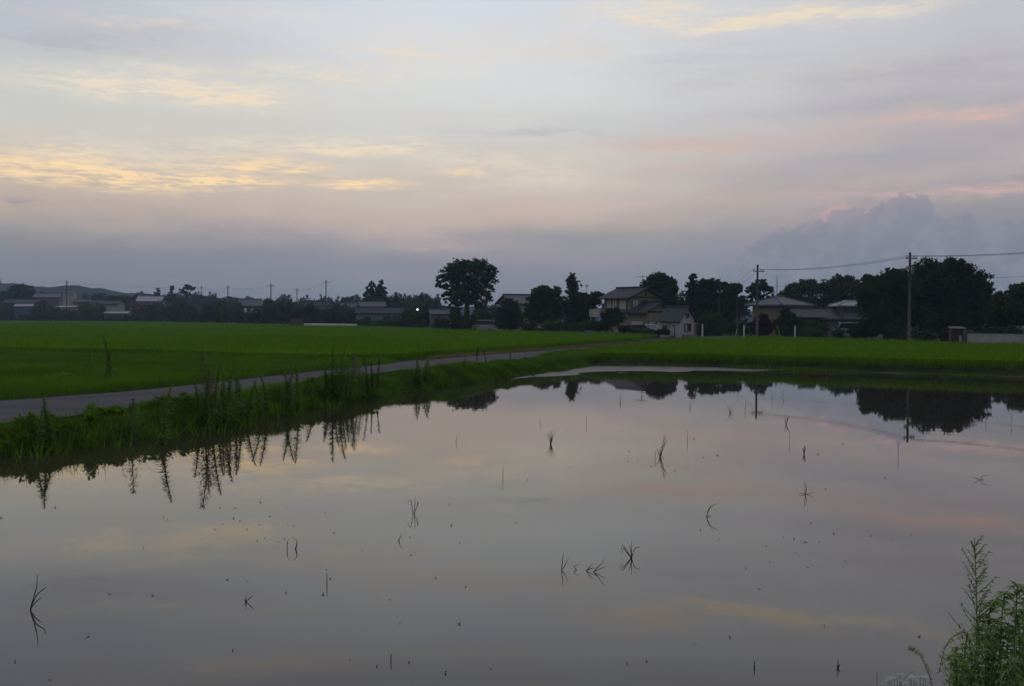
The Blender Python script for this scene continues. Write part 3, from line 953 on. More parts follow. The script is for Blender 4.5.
def proto_bush(seed, n=1500, size=0.07):
    g = random.Random(seed)
    lob = [(0, 0, 0.46, 0.42, 0.42, 0.50)]
    for k in range(6):
        a = 2 * PI * k / 6 + g.uniform(-.4, .4)
        s = g.uniform(0.18, 0.28)
        lob.append((math.cos(a) * 0.28, math.sin(a) * 0.28, g.uniform(0.16, 0.62), s, s, s * 1.1))
    return quads_mesh('crown', leaf_quads(lob, n, size, seed, 0.3, 0.3, 16), M['leaf_hedge']), trunk_mesh(0.5, 0.035, lob, seed, nl=3, start=0.2).mesh('trunk', M['bark'], True)

PROTO = {'broad': [proto_broad(100 + i) for i in range(4)], 'conifer': [proto_conifer(120 + i) for i in range(2)], 'bush': [proto_bush(140 + i) for i in range(4)]}
_pc = 0

def tree(kind, px, ytop, wpx, D, label, cat=None, group=None, zb=0.42, mat=None, name=None, wz=None):
    global _pc
    _pc += 1
    cm, tm = PROTO[kind][_pc % len(PROTO[kind])]
    h = zat(px, ytop, D) - zb
    w = wpx * D / F_
    nm = name or {'broad': 'broadleaf_tree', 'conifer': 'conifer_tree', 'bush': 'shrub'}[kind]
    t = thing(nm, label, cat or {'broad': 'tree', 'conifer': 'tree', 'bush': 'shrub'}[kind], (xat(px, D), D, zb - 0.05), random.uniform(0, 6.28), group, (w * 1.08, w * 1.08, h * 1.03))
    c = link('crown', cm, t)
    link('trunk', tm, t)
    if mat:
        c.material_slots[0].link = 'OBJECT'
        c.material_slots[0].material = M[mat]
    return t
# ------------------------------------------------------------------ the trees and shrubs, each where it stands
hero('broadleaf_tree', 'tall spreading tree standing alone above the treeline, its crown broad on a short dark trunk', 'tree', 150,
     [(470, 277, 22, 15), (484, 268, 13, 8), (462, 268, 15, 8), (452, 273, 13, 8), (489, 280, 9, 10), (445, 279, 10, 7), (440, 285, 7, 4), (449, 290, 9, 6), (470, 292, 17, 9), (487, 291, 8, 6), (463, 300, 14, 7), (474, 265, 12, 6), (448, 298, 7, 5), (492, 273, 6, 6), (480, 303, 10, 6), (456, 305, 8, 5), (489, 300, 6, 5)],
     467, 328, 0.22, 20000, 'leaf', trunk_r=0.48, trunk_h=6.5, fill=0.22)
hero('broadleaf_tree', 'largest dark tree, a massive spreading crown right behind the roadside pole on the right', 'tree', 99,
     [(945, 288, 34, 26), (927, 270, 16, 11), (948, 270, 18, 12), (962, 275, 18, 11), (975, 281, 14, 11), (984, 292, 12, 13), (986, 308, 11, 14), (960, 305, 26, 20), (925, 295, 24, 20), (918, 278, 12, 9), (940, 318, 34, 14), (978, 322, 14, 12), (952, 264, 8, 5), (930, 263, 6, 4), (966, 270, 7, 5)],
     944, 337, 0.17, 52000, 'leaf', trunk_r=0.36, trunk_h=5.0, fill=0.4)
hero('broadleaf_tree', 'dark tree with a lower crown just left of the roadside pole on the right', 'tree', 101,
     [(886, 292, 26, 19), (872, 283, 12, 9), (892, 278, 13, 9), (902, 277, 9, 9), (866, 296, 11, 12), (880, 308, 24, 14), (900, 300, 16, 18), (890, 322, 22, 13), (868, 279, 6, 4), (888, 271, 5, 4)],
     886, 337, 0.17, 38000, 'leaf', trunk_r=0.30, trunk_h=4.2, fill=0.4)
hero('broadleaf_tree', 'olive green tree cut by the right edge, above the block wall', 'tree', 93,
     [(1012, 307, 20, 14), (1000, 300, 10, 8), (1016, 292, 11, 8), (1028, 296, 14, 12), (996, 313, 12, 10), (1010, 318, 18, 12), (1022, 287, 7, 5)],
     1013, 338, 0.17, 19800, 'leaf_warm', trunk_r=0.2, trunk_h=3.4)
hero('broadleaf_tree', 'round domed tree behind the two storey cream house', 'tree', 146,
     [(660, 288, 16, 13), (651, 285, 10, 9), (669, 287, 9, 9), (658, 279, 11, 7), (667, 281, 7, 6), (648, 291, 7, 7), (664, 300, 15, 9), (674, 291, 5, 6)],
     660, 326, 0.22, 18000, 'leaf', trunk_r=0.26, trunk_h=5.5)
hero('broadleaf_tree', 'bushy tree with a flat top between the grey gabled house and the cream house', 'tree', 131,
     [(545, 301, 13, 11), (538, 294, 8, 7), (551, 294, 9, 7), (557, 290, 5, 4), (533, 304, 8, 9), (556, 304, 8, 10), (545, 314, 17, 9), (530, 315, 8, 7), (544, 289, 7, 4)],
     545, 330, 0.20, 18900, 'leaf_warm', trunk_r=0.2, trunk_h=4.0)
hero('pine_tree', 'slim clipped pine with small side puffs rising above the bushes', 'tree', 133,
     [(572, 283, 5, 8), (572, 275, 3.4, 3.4), (570.5, 280, 4, 4), (575, 287, 4, 5), (567, 281.5, 2, 1.6), (578.5, 281.5, 1.8, 1.6), (580.5, 285.5, 1.8, 1.6), (567.5, 286, 2, 2), (572, 293, 7, 6)],
     572, 330, 0.14, 6480, 'leaf_conifer', trunk_r=0.13, trunk_h=6.4, fill=0.5)
hero('broadleaf_tree', 'dark tree left of the cream house balcony, foliage hanging to the ground', 'tree', 128,
     [(588, 301, 14, 9), (578, 300, 9, 8), (597, 297, 8, 6), (573, 312, 9, 10), (586, 312, 12, 9), (602, 296, 5, 4), (566, 305, 7, 8), (578, 321, 14, 7)],
     584, 330, 0.19, 17100, 'leaf', trunk_r=0.18, trunk_h=3.6)
hero('round_shrub', 'big dense round evergreen shrub with no visible trunk beside the lone tall tree', 'shrub', 139,
     [(509, 313, 13, 12), (503, 318, 9, 10), (516, 318, 9, 10), (509, 304, 9, 6), (508, 323, 15, 7)], 509, 330, 0.16, 14400, 'leaf_conifer', trunk_r=0.1, trunk_h=1.6)
hero('conifer_tree', 'pointed dark conifer just right of the round domed tree', 'tree', 143,
     [(693, 279, 4, 6), (692, 287, 7, 6), (694, 295, 9, 6), (691, 304, 11, 7), (697, 312, 11, 8), (688, 312, 8, 7)], 693, 330, 0.20, 11700, 'leaf_conifer', trunk_r=0.2, trunk_h=6.5)
hero('broadleaf_tree', 'lumpy tree between the pointed conifer and the two thin poles', 'tree', 139,
     [(708, 291, 11, 9), (703, 284, 6, 5), (714, 284, 8, 6), (718, 292, 7, 8), (706, 303, 12, 9), (716, 305, 10, 8), (708, 316, 14, 8)], 710, 331, 0.21, 16200, 'leaf', trunk_r=0.22, trunk_h=5.0)
hero('broadleaf_tree', 'loose crowned tree behind the thin leaning pole by the junction', 'tree', 134,
     [(731, 291, 9, 8), (724, 287, 6, 5), (738, 289, 6, 6), (728, 301, 10, 8), (738, 303, 9, 8), (731, 314, 12, 8)], 731, 331, 0.19, 13500, 'leaf', trunk_r=0.2, trunk_h=4.6)
hero('broadleaf_tree', 'thin see-through tree directly behind the taller roadside pole, left of the hip roof', 'tree', 141,
     [(759, 287, 9, 5), (750, 290, 6, 4), (768, 290, 6, 4), (756, 296, 8, 4), (767, 297, 5, 3), (748, 300, 6, 4), (762, 282, 6, 3)], 757, 331, 0.19, 5220, 'leaf', trunk_r=0.2, trunk_h=5.0, fill=0.2)
hero('broadleaf_tree', 'broad hazy tree rising behind the hip roofed house', 'tree', 168,
     [(803, 292, 16, 10), (793, 290, 9, 7), (806, 285, 11, 6), (815, 290, 8, 7), (786, 296, 8, 6), (800, 304, 18, 9)], 802, 330, 0.24, 15300, 'leaf', trunk_r=0.3, trunk_h=6)
hero('broadleaf_tree', 'tall hazy tree behind the house with the white van', 'tree', 160,
     [(838, 289, 17, 11), (828, 287, 9, 8), (840, 281, 12, 6), (850, 283, 10, 7), (858, 291, 10, 9), (824, 298, 9, 8), (842, 303, 20, 10)], 840, 330, 0.24, 17100, 'leaf', trunk_r=0.3, trunk_h=6)
hero('flowering_shrub', 'dull purple red shrub in front of the hip roofed house', 'shrub', 112,
     [(761, 321, 7, 6), (755, 327, 6, 7), (768, 326, 6, 7), (763, 316, 5, 3.5), (761, 331, 11, 5)], 761, 336, 0.14, 8100, 'leaf_purple', trunk_r=0.08, trunk_h=1.5)
hero('shrub', 'tall dark shrub covering the corner between the hip roofed house and its low wing', 'shrub', 111,
     [(787, 318, 9, 8), (781, 325, 8, 8), (793, 323, 8, 9), (786, 311, 6, 4), (787, 331, 13, 6)], 787, 336, 0.14, 9900, 'leaf', trunk_r=0.1, trunk_h=2)
hero('shrub', 'low spreading olive shrub in front of the dark open wing', 'shrub', 110,
     [(813, 326, 11, 6), (804, 328, 8, 6), (822, 328, 8, 5), (812, 332, 16, 4)], 813, 337, 0.14, 8100, 'leaf_hedge', trunk_r=0.07, trunk_h=1)
hero('shrub', 'rounded dark shrub right of the white van', 'shrub', 103,
     [(866, 329, 14, 8), (856, 331, 9, 7), (875, 330, 10, 7), (866, 323, 8, 4)], 866, 338, 0.14, 9000, 'leaf', trunk_r=0.08, trunk_h=1.2)
hero('shrub', 'dark shrub hiding the ground floor of the cream house', 'shrub', 119,
     [(613, 312, 8, 5), (606, 316, 6, 5), (620, 317, 7, 6), (612, 322, 10, 6), (604, 325, 8, 5)], 612, 332, 0.14, 8100, 'leaf', trunk_r=0.08, trunk_h=1.5)
hero('shrub', 'spreading shrub at the foot of the poles right of the small pink house', 'shrub', 118,
     [(711, 321, 13, 9), (703, 326, 9, 8), (720, 324, 9, 8), (709, 331, 14, 6), (728, 328, 9, 7)], 712, 336, 0.15, 11700, 'leaf_warm', trunk_r=0.1, trunk_h=1.5)
hero('shrub', 'light green shrub sloping beside the blue tarp', 'shrub', 121,
     [(592, 325, 10, 5), (582, 327, 7, 5), (600, 328, 9, 4)], 591, 332, 0.13, 5400, 'leaf_hedge', trunk_r=0.06, trunk_h=0.9)
hero('shrub', 'dark low shrub in front of the cars by the cream house', 'shrub', 110.5,
     [(624, 329, 7, 3.5), (637, 331, 8, 2.5), (651, 332, 9, 2.2), (664, 331.5, 7, 3)], 640, 334, 0.12, 6480, 'leaf', trunk_r=0.05, trunk_h=0.6)
for px, top, w, D, lab, mat in (
        (420, 307, 32, 172, 'broad brownish green shrub under the lit street lamp', 'leaf_warm'),
        (457, 308, 24, 146, 'dark shrub wrapped round the trunk of the lone tall tree', 'leaf'),
        (483, 307, 24, 147.5, 'shrub between the lone tall tree and the round evergreen shrub', 'leaf'),
        (469, 315, 20, 145.5, 'low dark shrub hiding the foot of the lone tall tree', 'leaf'),
        (441, 315, 16, 158, 'low shrub in front of the small shed left of the lone tall tree', 'leaf'),
        (682, 289, 18, 151, 'dark tree crown between the domed tree and the pointed conifer', 'leaf'),
        (529, 318, 20, 134, 'low green shrub at the right of the round evergreen shrub', 'leaf_hedge'),
        (552, 318, 30, 129, 'low hedge-like shrub under the flat topped bushy tree', 'leaf_hedge'),
        (571, 319, 18, 127, 'low shrub under the clipped pine', 'leaf_hedge'),
        (745, 318, 18, 124, 'dark shrub at the foot of the taller roadside pole', 'leaf'),
        (735, 318, 12, 128, 'narrow dark shrub behind the leaning guy wire', 'leaf'),
        (838, 326, 14, 108, 'shrub left of the white van', 'leaf'),
        (925, 326, 34, 97, 'undergrowth shrub under the massive tree behind the roadside pole', 'leaf'),
        (898, 326, 26, 98, 'undergrowth shrub under the lower crowned dark tree', 'leaf'),
        (975, 325, 26, 95, 'dark shrub behind the end of the block wall', 'leaf'),
        (1005, 322, 40, 92, 'dark clipped hedge shrub rising over the block wall', 'leaf'),
        (947, 324, 22, 96, 'dark shrub behind the little tin shed by the block wall', 'leaf'),
        (676, 299, 20, 150, 'tree crown filling the gap right of the domed tree', 'leaf'),
        (775, 291, 14, 175, 'small round hazy tree beside the thin radio mast', 'leaf')):
    tree('bush', px, top, w, D, lab, mat=mat)

# left half: nearer trees one can tell apart
hero('broadleaf_tree', 'large round domed tree standing at the left end of the hazy treeline', 'tree', 395, [(22, 292, 13, 7.5), (14, 295, 8, 6), (30, 295, 8, 6), (22, 287.5, 9, 4), (22, 299, 15, 6)], 22, 320, 0.6, 5000, 'leaf', trunk_r=0.4, trunk_h=9)
tree('broad', 0, 288, 22, 420, 'hazy tree cut by the left edge', 'tree')
hero('conifer_tree', 'shorter of the two pointed conifers on the left treeline', 'tree', 400, [(158, 289.5, 1.5, 2.5), (158, 292.5, 2.8, 2.5), (158, 296, 4, 3.2), (158, 301, 5, 4)], 158, 320, 0.5, 1500, 'leaf_conifer', trunk_r=0.25, trunk_h=10)
hero('conifer_tree', 'taller of the two pointed conifers on the left treeline', 'tree', 398, [(172, 287.5, 1.6, 2.6), (172, 290.5, 3, 2.6), (172, 294.5, 4.4, 3.4), (172, 300, 5.6, 4.5)], 172, 320, 0.5, 1700, 'leaf_conifer', trunk_r=0.25, trunk_h=11)
hero('broadleaf_tree', 'umbrella shaped tree with a bare trunk showing above the left treeline', 'tree', 360,
     [(187, 287, 4.5, 2.4), (182.5, 289.5, 3.2, 2), (192, 288.6, 3.2, 2.4), (184, 292.5, 4, 1.8), (189, 294, 3.4, 1.6), (190, 285.8, 2.6, 1.3)], 187, 320, 0.5, 1500, 'leaf', trunk_r=0.3, trunk_h=10)
tree('bush', 179, 294, 18, 335, 'bright green rounded tree among the dark hedges on the left', mat='leaf_hedge')
tree('bush', 140, 303, 20, 345, 'rusty brown shrub in front of the pale roofed house', mat='leaf_brown')
tree('conifer', 290.5, 298.5, 9, 235, 'small pointed conifer behind the brown crate stack', 'tree')
tree('bush', 271, 297, 18, 250, 'dark shrub hugging a pole in the middle of the left field edge', mat='leaf')
for px, lab in ((371.5, 'left one of the twin tall conifers'), (381, 'right one of the twin tall conifers')):
    hero('conifer_tree', lab, 'tree', 262, [(px, 281.8, 1.8, 2.4), (px, 284.5, 3.4, 4), (px, 289, 6.2, 4.5), (px, 295, 8.4, 5), (px + (px > 375) * 1.5 - .8, 301, 10.5, 5.5), (px, 307, 11, 5)], px, 322, 0.42, 4200, 'leaf', trunk_r=0.25, trunk_h=9)
tree('broad', 399, 291.5, 14, 290, 'dark domed tree right of the twin tall conifers', 'tree')
tree('broad', 437, 292, 8, 285, 'narrow hazy tree just left of the lone tall tree', 'tree')
tree('broad', 421, 292, 8, 292, 'upright hazy tree above the street lamp', 'tree')

# hazy treeline: none of these can be told from the next
LABT = 'small hazy tree in the far treeline behind the houses on the left'
GRT = 'trees of the far treeline on the left'
gT = random.Random(77)
for px in range(-14, 440, 9):
    top = float(np.interp(px, [-20, 40, 100, 130, 200, 260, 330, 430], [289, 293, 290, 292, 292, 296, 294, 293])) + gT.uniform(-1.5, 2.5)
    D = float(np.interp(px, [0, 150, 250, 440], [520, 470, 420, 330])) * gT.uniform(0.94, 1.1)
    tree('broad' if gT.random() < 0.8 else 'conifer', px + gT.uniform(-3, 3), top, gT.uniform(11, 19), D, LABT, 'tree', GRT)
for px, top, w in ((97, 294, 18), (112, 293, 20), (124, 295, 15), (210, 291.5, 9), (216, 292, 8), (345, 296, 10), (352, 297, 9), (360, 297, 9), (408, 293, 14), (414, 294, 12), (428, 293, 12), (434, 295, 12), (316, 298, 10)):
    tree('broad' if w > 9 else 'conifer', px, top, w, gT.uniform(350, 430), LABT, 'tree', GRT)
LABS = 'dark rounded shrub in the row along the far edge of the left rice field'
GRS = 'shrubs along the far edge of the left rice field'
def edgeD(px): return float(np.interp(px, [-60, 0, 150, 250, 350, 440], [362, 352, 322, 250, 210, 168]))
gS = random.Random(9)
for px in [-8 + 5.0 * k for k in range(89)]:
    if 14 < px < 38 or 104 < px < 132: top = gS.uniform(313, 316.5)
    elif 352 < px < 406: top = gS.uniform(317, 319.5)
    elif 131 < px < 150: top = gS.uniform(311, 314)
    elif 240 < px < 262 or 312 < px < 332: top = gS.uniform(306, 310)
    elif 60 < px < 78 or 196 < px < 206: top = gS.uniform(308, 310.5)
    else: top = float(np.interp(px, [0, 55, 90, 160, 200, 300, 430], [304, 303, 304, 302, 301, 303, 306])) + gS.uniform(-3.5, 3.0)
    tree('bush', px + gS.uniform(-2, 2), top, gS.uniform(11, 19), edgeD(px) + gS.uniform(1, 9), LABS, 'shrub', GRS, mat=gS.choice(['leaf', 'leaf', 'leaf_hedge']))
LABR = 'dark tree filling the background behind the houses on the right'
GRR = 'background trees behind the houses on the right'
for px, top, w, D in ((520, 303, 22, 230), (535, 300, 24, 220), (560, 299, 22, 215), (610, 300, 26, 210), (632, 303, 22, 205), (645, 300, 24, 200), (680, 296, 26, 195), (700, 294, 26, 190), (720, 296, 26, 190), (740, 296, 22, 185),
                      (765, 301, 22, 200), (785, 300, 24, 195), (812, 299, 28, 190), (835, 295, 28, 185), (862, 290, 30, 170), (885, 296, 30, 165), (925, 296, 40, 160), (965, 298, 40, 160), (992, 306, 30, 155), (1010, 305, 34, 150), (1040, 303, 40, 150), (1075, 300, 40, 150), (500, 304, 26, 240), (480, 306, 22, 245), (450, 305, 24, 250)):
    tree('broad', px, top, w, D, LABR, 'tree', GRR)

# ------------------------------------------------------------------ buildings
WN = {'S': (0, -1), 'N': (0, 1), 'E': (1, 0), 'W': (-1, 0)}

def add_window(parent, face, L, Wd, u, z, w, h, pane='glass', ny=0):
    """a framed window on one wall; u along the wall from its middle"""
    fx, fy = WN[face]
    off = (L / 2 if fx else Wd / 2)
    def bx(u0, u1, z0, z1, d0, d1):
        if fy:
            a, b = sorted((fy * (off + d0), fy * (off + d1)))
            return (u0, u1, a, b, z0, z1)
        a, b = sorted((fx * (off + d0), fx * (off + d1)))
        return (a, b, u0, u1, z0, z1)
    p = MB().box(*bx(u - w / 2, u + w / 2, z, z + h, 0.004, 0.03)).build('window', M[pane], parent)
    t = 0.07
    f = MB()
    f.box(*bx(u - w / 2 - t, u - w / 2, z - t, z + h + t, 0.0, 0.07))
    f.box(*bx(u + w / 2, u + w / 2 + t, z - t, z + h + t, 0.0, 0.07))
    f.box(*bx(u - w / 2, u + w / 2, z - t, z, 0.0, 0.07))
    f.box(*bx(u - w / 2, u + w / 2, z + h, z + h + t, 0.0, 0.07))
    f.box(*bx(u - 0.03, u + 0.03, z, z + h, 0.031, 0.06))
    f.build('window_frame', M['frame'], p)
    return p


def gable_roof(L, Wd, wh, rh, o=0.5, th=0.14, x=0, y=0, ridge=True):
    hw = Wd / 2 + o
    dz = rh * o / (Wd / 2)
    pr = [(y - hw, wh - dz), (y, wh + rh), (y + hw, wh - dz), (y + hw, wh - dz + th), (y, wh + rh + th), (y - hw, wh - dz + th)]
    mb = MB().prism(pr, x - L / 2 - o * 0.7, x + L / 2 + o * 0.7)
    if ridge:
        mb.box(x - L / 2 - o * 0.72, x + L / 2 + o * 0.72, y - 0.14, y + 0.14, wh + rh + th * 0.5, wh + rh + th + 0.16)
    return mb


def gable_walls(L, Wd, wh, rh, x=0, y=0, z0=-0.1):
    pr = [(y - Wd / 2, z0), (y + Wd / 2, z0), (y + Wd / 2, wh), (y, wh + rh), (y - Wd / 2, wh)]
    return MB().prism(pr, x - L / 2, x + L / 2)


def hip_roof(L, Wd, wh, rh, o=0.6, th=0.14, x=0, y=0, ridge=0.25):
    a, b = L / 2 + o, Wd / 2 + o
    r = L * ridge / 2
    z0, z1 = wh - 0.05, wh + th
    vs = [(x - a, y - b, z0), (x + a, y - b, z0), (x + a, y + b, z0), (x - a, y + b, z0),
          (x - a, y - b, z1), (x + a, y - b, z1), (x + a, y + b, z1), (x - a, y + b, z1), (x - r, y, wh + rh), (x + r, y, wh + rh)]
    mb = MB().add(vs, [(0, 3, 2, 1), (0, 1, 5, 4), (1, 2, 6, 5), (2, 3, 7, 6), (3, 0, 4, 7), (4, 5, 9, 8), (5, 6, 9), (6, 7, 8, 9), (7, 4, 8)])
    for p, q in ((4, 8), (5, 9), (6, 9), (7, 8), (8, 9)):
        A, B = Vector(vs[p]), Vector(vs[q])
        mb.tube([A + Vector((0, 0, .03)), B + Vector((0, 0, .05))], 0.09, 6)
    return mb


def antenna(parent, x, y, z, h=2.2):
    mb = MB()
    mb.tube([(x, y, z), (x, y, z + h)], 0.035, 6)
    mb.tube([(x - .9, y, z + h * .86), (x + .9, y, z + h * .86)], 0.025, 5)
    for k in range(7):
        mb.tube([(x - .8 + k * .26, y - .35, z + h * .86 + .01), (x - .8 + k * .26, y + .35, z + h * .86 + .01)], 0.014, 4)
    mb.tube([(x, y - .5, z + h * .6), (x, y + .5, z + h * .6)], 0.025, 5)
    mb.build('antenna', M['steel'], parent)


def simple_house(name, label, px, D, L, Wd, wh, rh, rot, wall, roof, wins=(), hip=False, o=0.5, zb=0.42, group=None, cat='house'):
    t = thing(name, label, cat, (xat(px, D), D, zb), R(rot), group)
    if hip:
        MB().box(-L / 2, L / 2, -Wd / 2, Wd / 2, -0.1, wh).build('wall', M[wall], t)
        hip_roof(L, Wd, wh, rh, o).build('roof', M[roof], t)
    else:
        gable_walls(L, Wd, wh, rh).build('wall', M[wall], t)
        gable_roof(L, Wd, wh, rh, o).build('roof', M[roof], t)
    for w in wins:
        add_window(t, w[0], L, Wd, *w[1:])
    return t


# --- two storey cream house
D = 124.0
s = D / F_
t = thing('house', 'two storey cream house with layered dark tiled gables, a balcony and a roof antenna', 'house', (xat(634, D), D + 2, 0.42), R(-52))
L, Wd = 4.6, 5.4
eave = zat(628, 297, D) - 0.42
ridge = zat(640, 287.5, D) - 0.42
gable_walls(L, Wd, eave, ridge - eave - 0.15).build('wall', M['cream_wall'], t)
gable_roof(L, Wd, eave, ridge - eave - 0.15, 0.75, 0.16).build('roof', M['roof_dark'], t)
z1 = eave - 1.75
for u, w, pn in ((-1.35, 0.8, 'curtain'), (-0.35, 0.8, 'curtain'), (1.1, 1.2, 'curtain')):
    add_window(t, 'S', L, Wd, u, z1 + 0.25, w, 1.15, pn)
for u, w, pn in ((-1.75, 1.0, 'curtain'), (0.0, 0.6, 'glass'), (1.55, 1.3, 'glass')):
    add_window(t, 'E', L, Wd, u, z1 + 0.30, w, 1.05, pn)
mb = MB()
mb.box(L / 2 + 0.003, L / 2 + 0.10, -Wd / 2 - 0.02, Wd / 2 + 0.02, eave - 0.12, eave + 0.06)
mb.box(L / 2 + 0.003, L / 2 + 0.07, -0.06, 0.06, eave + 0.06, ridge - 0.35)
mb.build('gable_beam', M['timber'], t)
antenna(t, L / 2 - 0.5, 0, ridge - 0.1, 1.7)
# balcony on the long side, towards its left end
mb = MB()
mb.box(-L / 2 - 1.6, -L / 2 + 0.4, -Wd / 2 - 1.1, -Wd / 2 - 0.02, z1 - 0.75, z1 - 0.6)
mb.box(-L / 2 - 1.6, -L / 2 + 0.4, -Wd / 2 - 1.1, -Wd / 2 - 1.02, z1 - 0.6, z1 + 0.25)
mb.box(-L / 2 - 1.6, -L / 2 - 1.52, -Wd / 2 - 1.02, -Wd / 2 - 0.02, z1 - 0.6, z1 + 0.25)
mb.box(-L / 2 + 0.32, -L / 2 + 0.4, -Wd / 2 - 1.02, -Wd / 2 - 0.02, z1 - 0.6, z1 + 0.25)
mb.box(-L / 2 - 1.5, -L / 2 - 1.4, -Wd / 2 - 1.0, -Wd / 2 - 0.9, -0.1, z1 - 0.75)
mb.build('balcony', M['pink_wall'], t)
# lower front wing with its own gable
e2, r2 = zat(636, 311.5, D) - 0.42, zat(646, 302.5, D) - 0.42
wx, wy = 3.7, -0.6
gable_walls(3.0, 4.4, e2, r2 - e2 - .15, wx, wy).build('wall', M['cream_wall'], t)
gable_roof(3.0, 4.4, e2, r2 - e2 - .15, 0.65, 0.15, wx, wy).build('roof', M['roof_dark'], t)
def win_at(parent, x0, x1, y0, y1, z0, z1_, pane):
    p = MB().box(x0, x1, y0, y1, z0, z1_).build('window', M[pane], parent)
    f = MB()
    tt = 0.06
    if x1 - x0 < y1 - y0:
        f.box(x0 - .002, x1 + .03, y0 - tt, y0, z0 - tt, z1_ + tt).box(x0 - .002, x1 + .03, y1, y1 + tt, z0 - tt, z1_ + tt).box(x0 - .002, x1 + .03, y0, y1, z0 - tt, z0).box(x0 - .002, x1 + .03, y0, y1, z1_, z1_ + tt)
    else:
        f.box(x0 - tt, x0, y0 - .03, y1 + .002, z0 - tt, z1_ + tt).box(x1, x1 + tt, y0 - .03, y1 + .002, z0 - tt, z1_ + tt).box(x0, x1, y0 - .03, y1 + .002, z0 - tt, z0).box(x0, x1, y0 - .03, y1 + .002, z1_, z1_ + tt)
    f.build('window_frame', M['frame'], p)
xe = wx + 1.5
win_at(t, xe + .004, xe + .03, wy - 1.7, wy - 0.7, 0.75, 1.75, 'curtain')
win_at(t, xe + .004, xe + .03, wy - 0.35, wy + 0.35, 0.75, 1.75, 'curtain')
win_at(t, xe + .004, xe + .03, wy + 0.7, wy + 1.6, 0.75, 1.75, 'glass')
win_at(t, wx - 1.0, wx + 1.0, wy - 2.23, wy - 2.204, 0.5, 1.8, 'curtain')
MB().box(xe + .003, xe + .10, wy - 2.22, wy + 2.22, e2 - .10, e2 + .06).build('gable_beam', M['timber'], t)

# --- small pink cottage
D = 113.0
e3, r3 = zat(684, 319.5, D) - 0.42, zat(684, 306.8, D) - 0.42
t = simple_house('cottage', 'small pale pink gabled cottage with a green grey roof beside the cream house', 677, D, 2.7, 2.9, e3, r3 - e3 - 0.15, -42, 'pink_wall', 'roof_green',
                 [('E', -0.35, 0.75, 0.55, 0.75, 'curtain'), ('E', 0.45, 0.75, 0.5, 0.75, 'glass'), ('E', 0.0, e3 + 0.25, 0.5, 0.4, 'glass'), ('S', 0.3, 0.15, 0.6, 1.2, 'curtain'), ('S', -0.7, 0.6, 0.45, 0.7, 'glass')], o=0.35)
MB().box(1.35, 1.9, -1.1, 1.1, -0.1, 0.35).build('porch', M['beige_wall'], t)

# --- hip roofed house with a low open wing
D = 124.0
e4, r4 = zat(770, 305.6, D) - 0.42, zat(778, 296.2, D) - 0.42
t = simple_house('house', 'wide beige house under a large pale hip roof right of the taller roadside pole', 779, D + 2.5, 5.2, 4.3, e4, r4 - e4, 38, 'beige_wall', 'roof_grey',
                 [('S', -1.9, 1.9, 0.5, 0.8, 'glass'), ('S', -0.9, 1.9, 0.5, 0.8, 'glass'), ('S', 1.6, 1.8, 0.9, 0.9, 'glass'), ('W', 0.2, 1.7, 1.0, 0.9, 'glass')], hip=True, o=0.75)
D = 121.0
e5, r5 = zat(810, 316.3, D) - 0.42, zat(810, 309.2, D) - 0.42
t = thing('carport', 'low dark open shed with a long brown grey roof joining the hip roofed house', 'shed', (xat(813, D), D, 0.42), R(-6))
gable_walls(4.6, 3.0, e5 - 0.05, 0.6, 0, 0.8).build('wall', M['brown_wall'], t)
gable_roof(5.6, 3.6, e5, r5 - e5, 0.5, 0.14).build('roof', M['roof_brown'], t)
for x in (-2.6, 0.0, 2.6):
    MB().box(x - .07, x + .07, -1.75, -1.61, -0.1, e5 - 0.12).build('post', M['timber'], t)
D = 118.0
e6 = zat(852, 319.2, D) - 0.42
t = thing('house', 'grey house with a small raised hip roofed upper floor, partly behind the dark trees', 'house', (xat(851, D), D + 2.5, 0.42), R(4))
MB().box(-2.6, 2.6, -1.6, 1.6, -0.1, e6).build('wall', M['grey_wall'], t)
hip_roof(5.2, 3.2, e6, 0.75, 0.6, 0.12, ridge=0.5).build('roof', M['roof_grey'], t)
e7, r7 = zat(850, 306.0, D) - 0.42, zat(850, 300.5, D) - 0.42
MB().box(-0.9, 2.2, -1.1, 1.1, e6 + 0.3, e7).build('wall', M['grey_wall'], t)
hip_roof(3.1, 2.2, e7, r7 - e7, 0.5, 0.1, x=0.65, ridge=0.3).build('roof', M['roof_pale'], t)
for u in (-0.2, 0.65, 1.4):
    win_at(t, u - .28, u + .28, -1.13, -1.104, e6 + 0.85, e7 - 0.25, 'glass')
win_at(t, -1.2, 0.4, -1.63, -1.604, 0.6, 1.5, 'glass')
win_at(t, 1.0, 2.2, -1.63, -1.604, 0.2, 1.6, 'curtain')

# --- gabled grey house behind the round shrub
D = 152.0
e8, r8 = zat(522, 302.5, D) - 0.42, zat(525, 294.5, D) - 0.42
simple_house('house', 'grey gabled house showing only its roof and pale wall behind the round evergreen shrub', 520, D + 2, 5.2, 4.6, e8, r8 - e8 - .15, 28, 'white_wall', 'roof_grey', [('E', 0.2, 1.8, 1.2, 0.9, 'glass'), ('S', 0.6, 1.8, 1.0, 0.9, 'glass')], o=0.6)
D = 170.0
simple_house('shed', 'low shed with a pale roof left of the lone tall tree', 439, D, 3.0, 2.6, zat(441, 313.5, D) - .42, 0.6, 12, 'grey_wall', 'roof_grey', [('S', 0.8, 0.8, 1.2, 0.9, 'glass')], o=0.4, cat='shed')

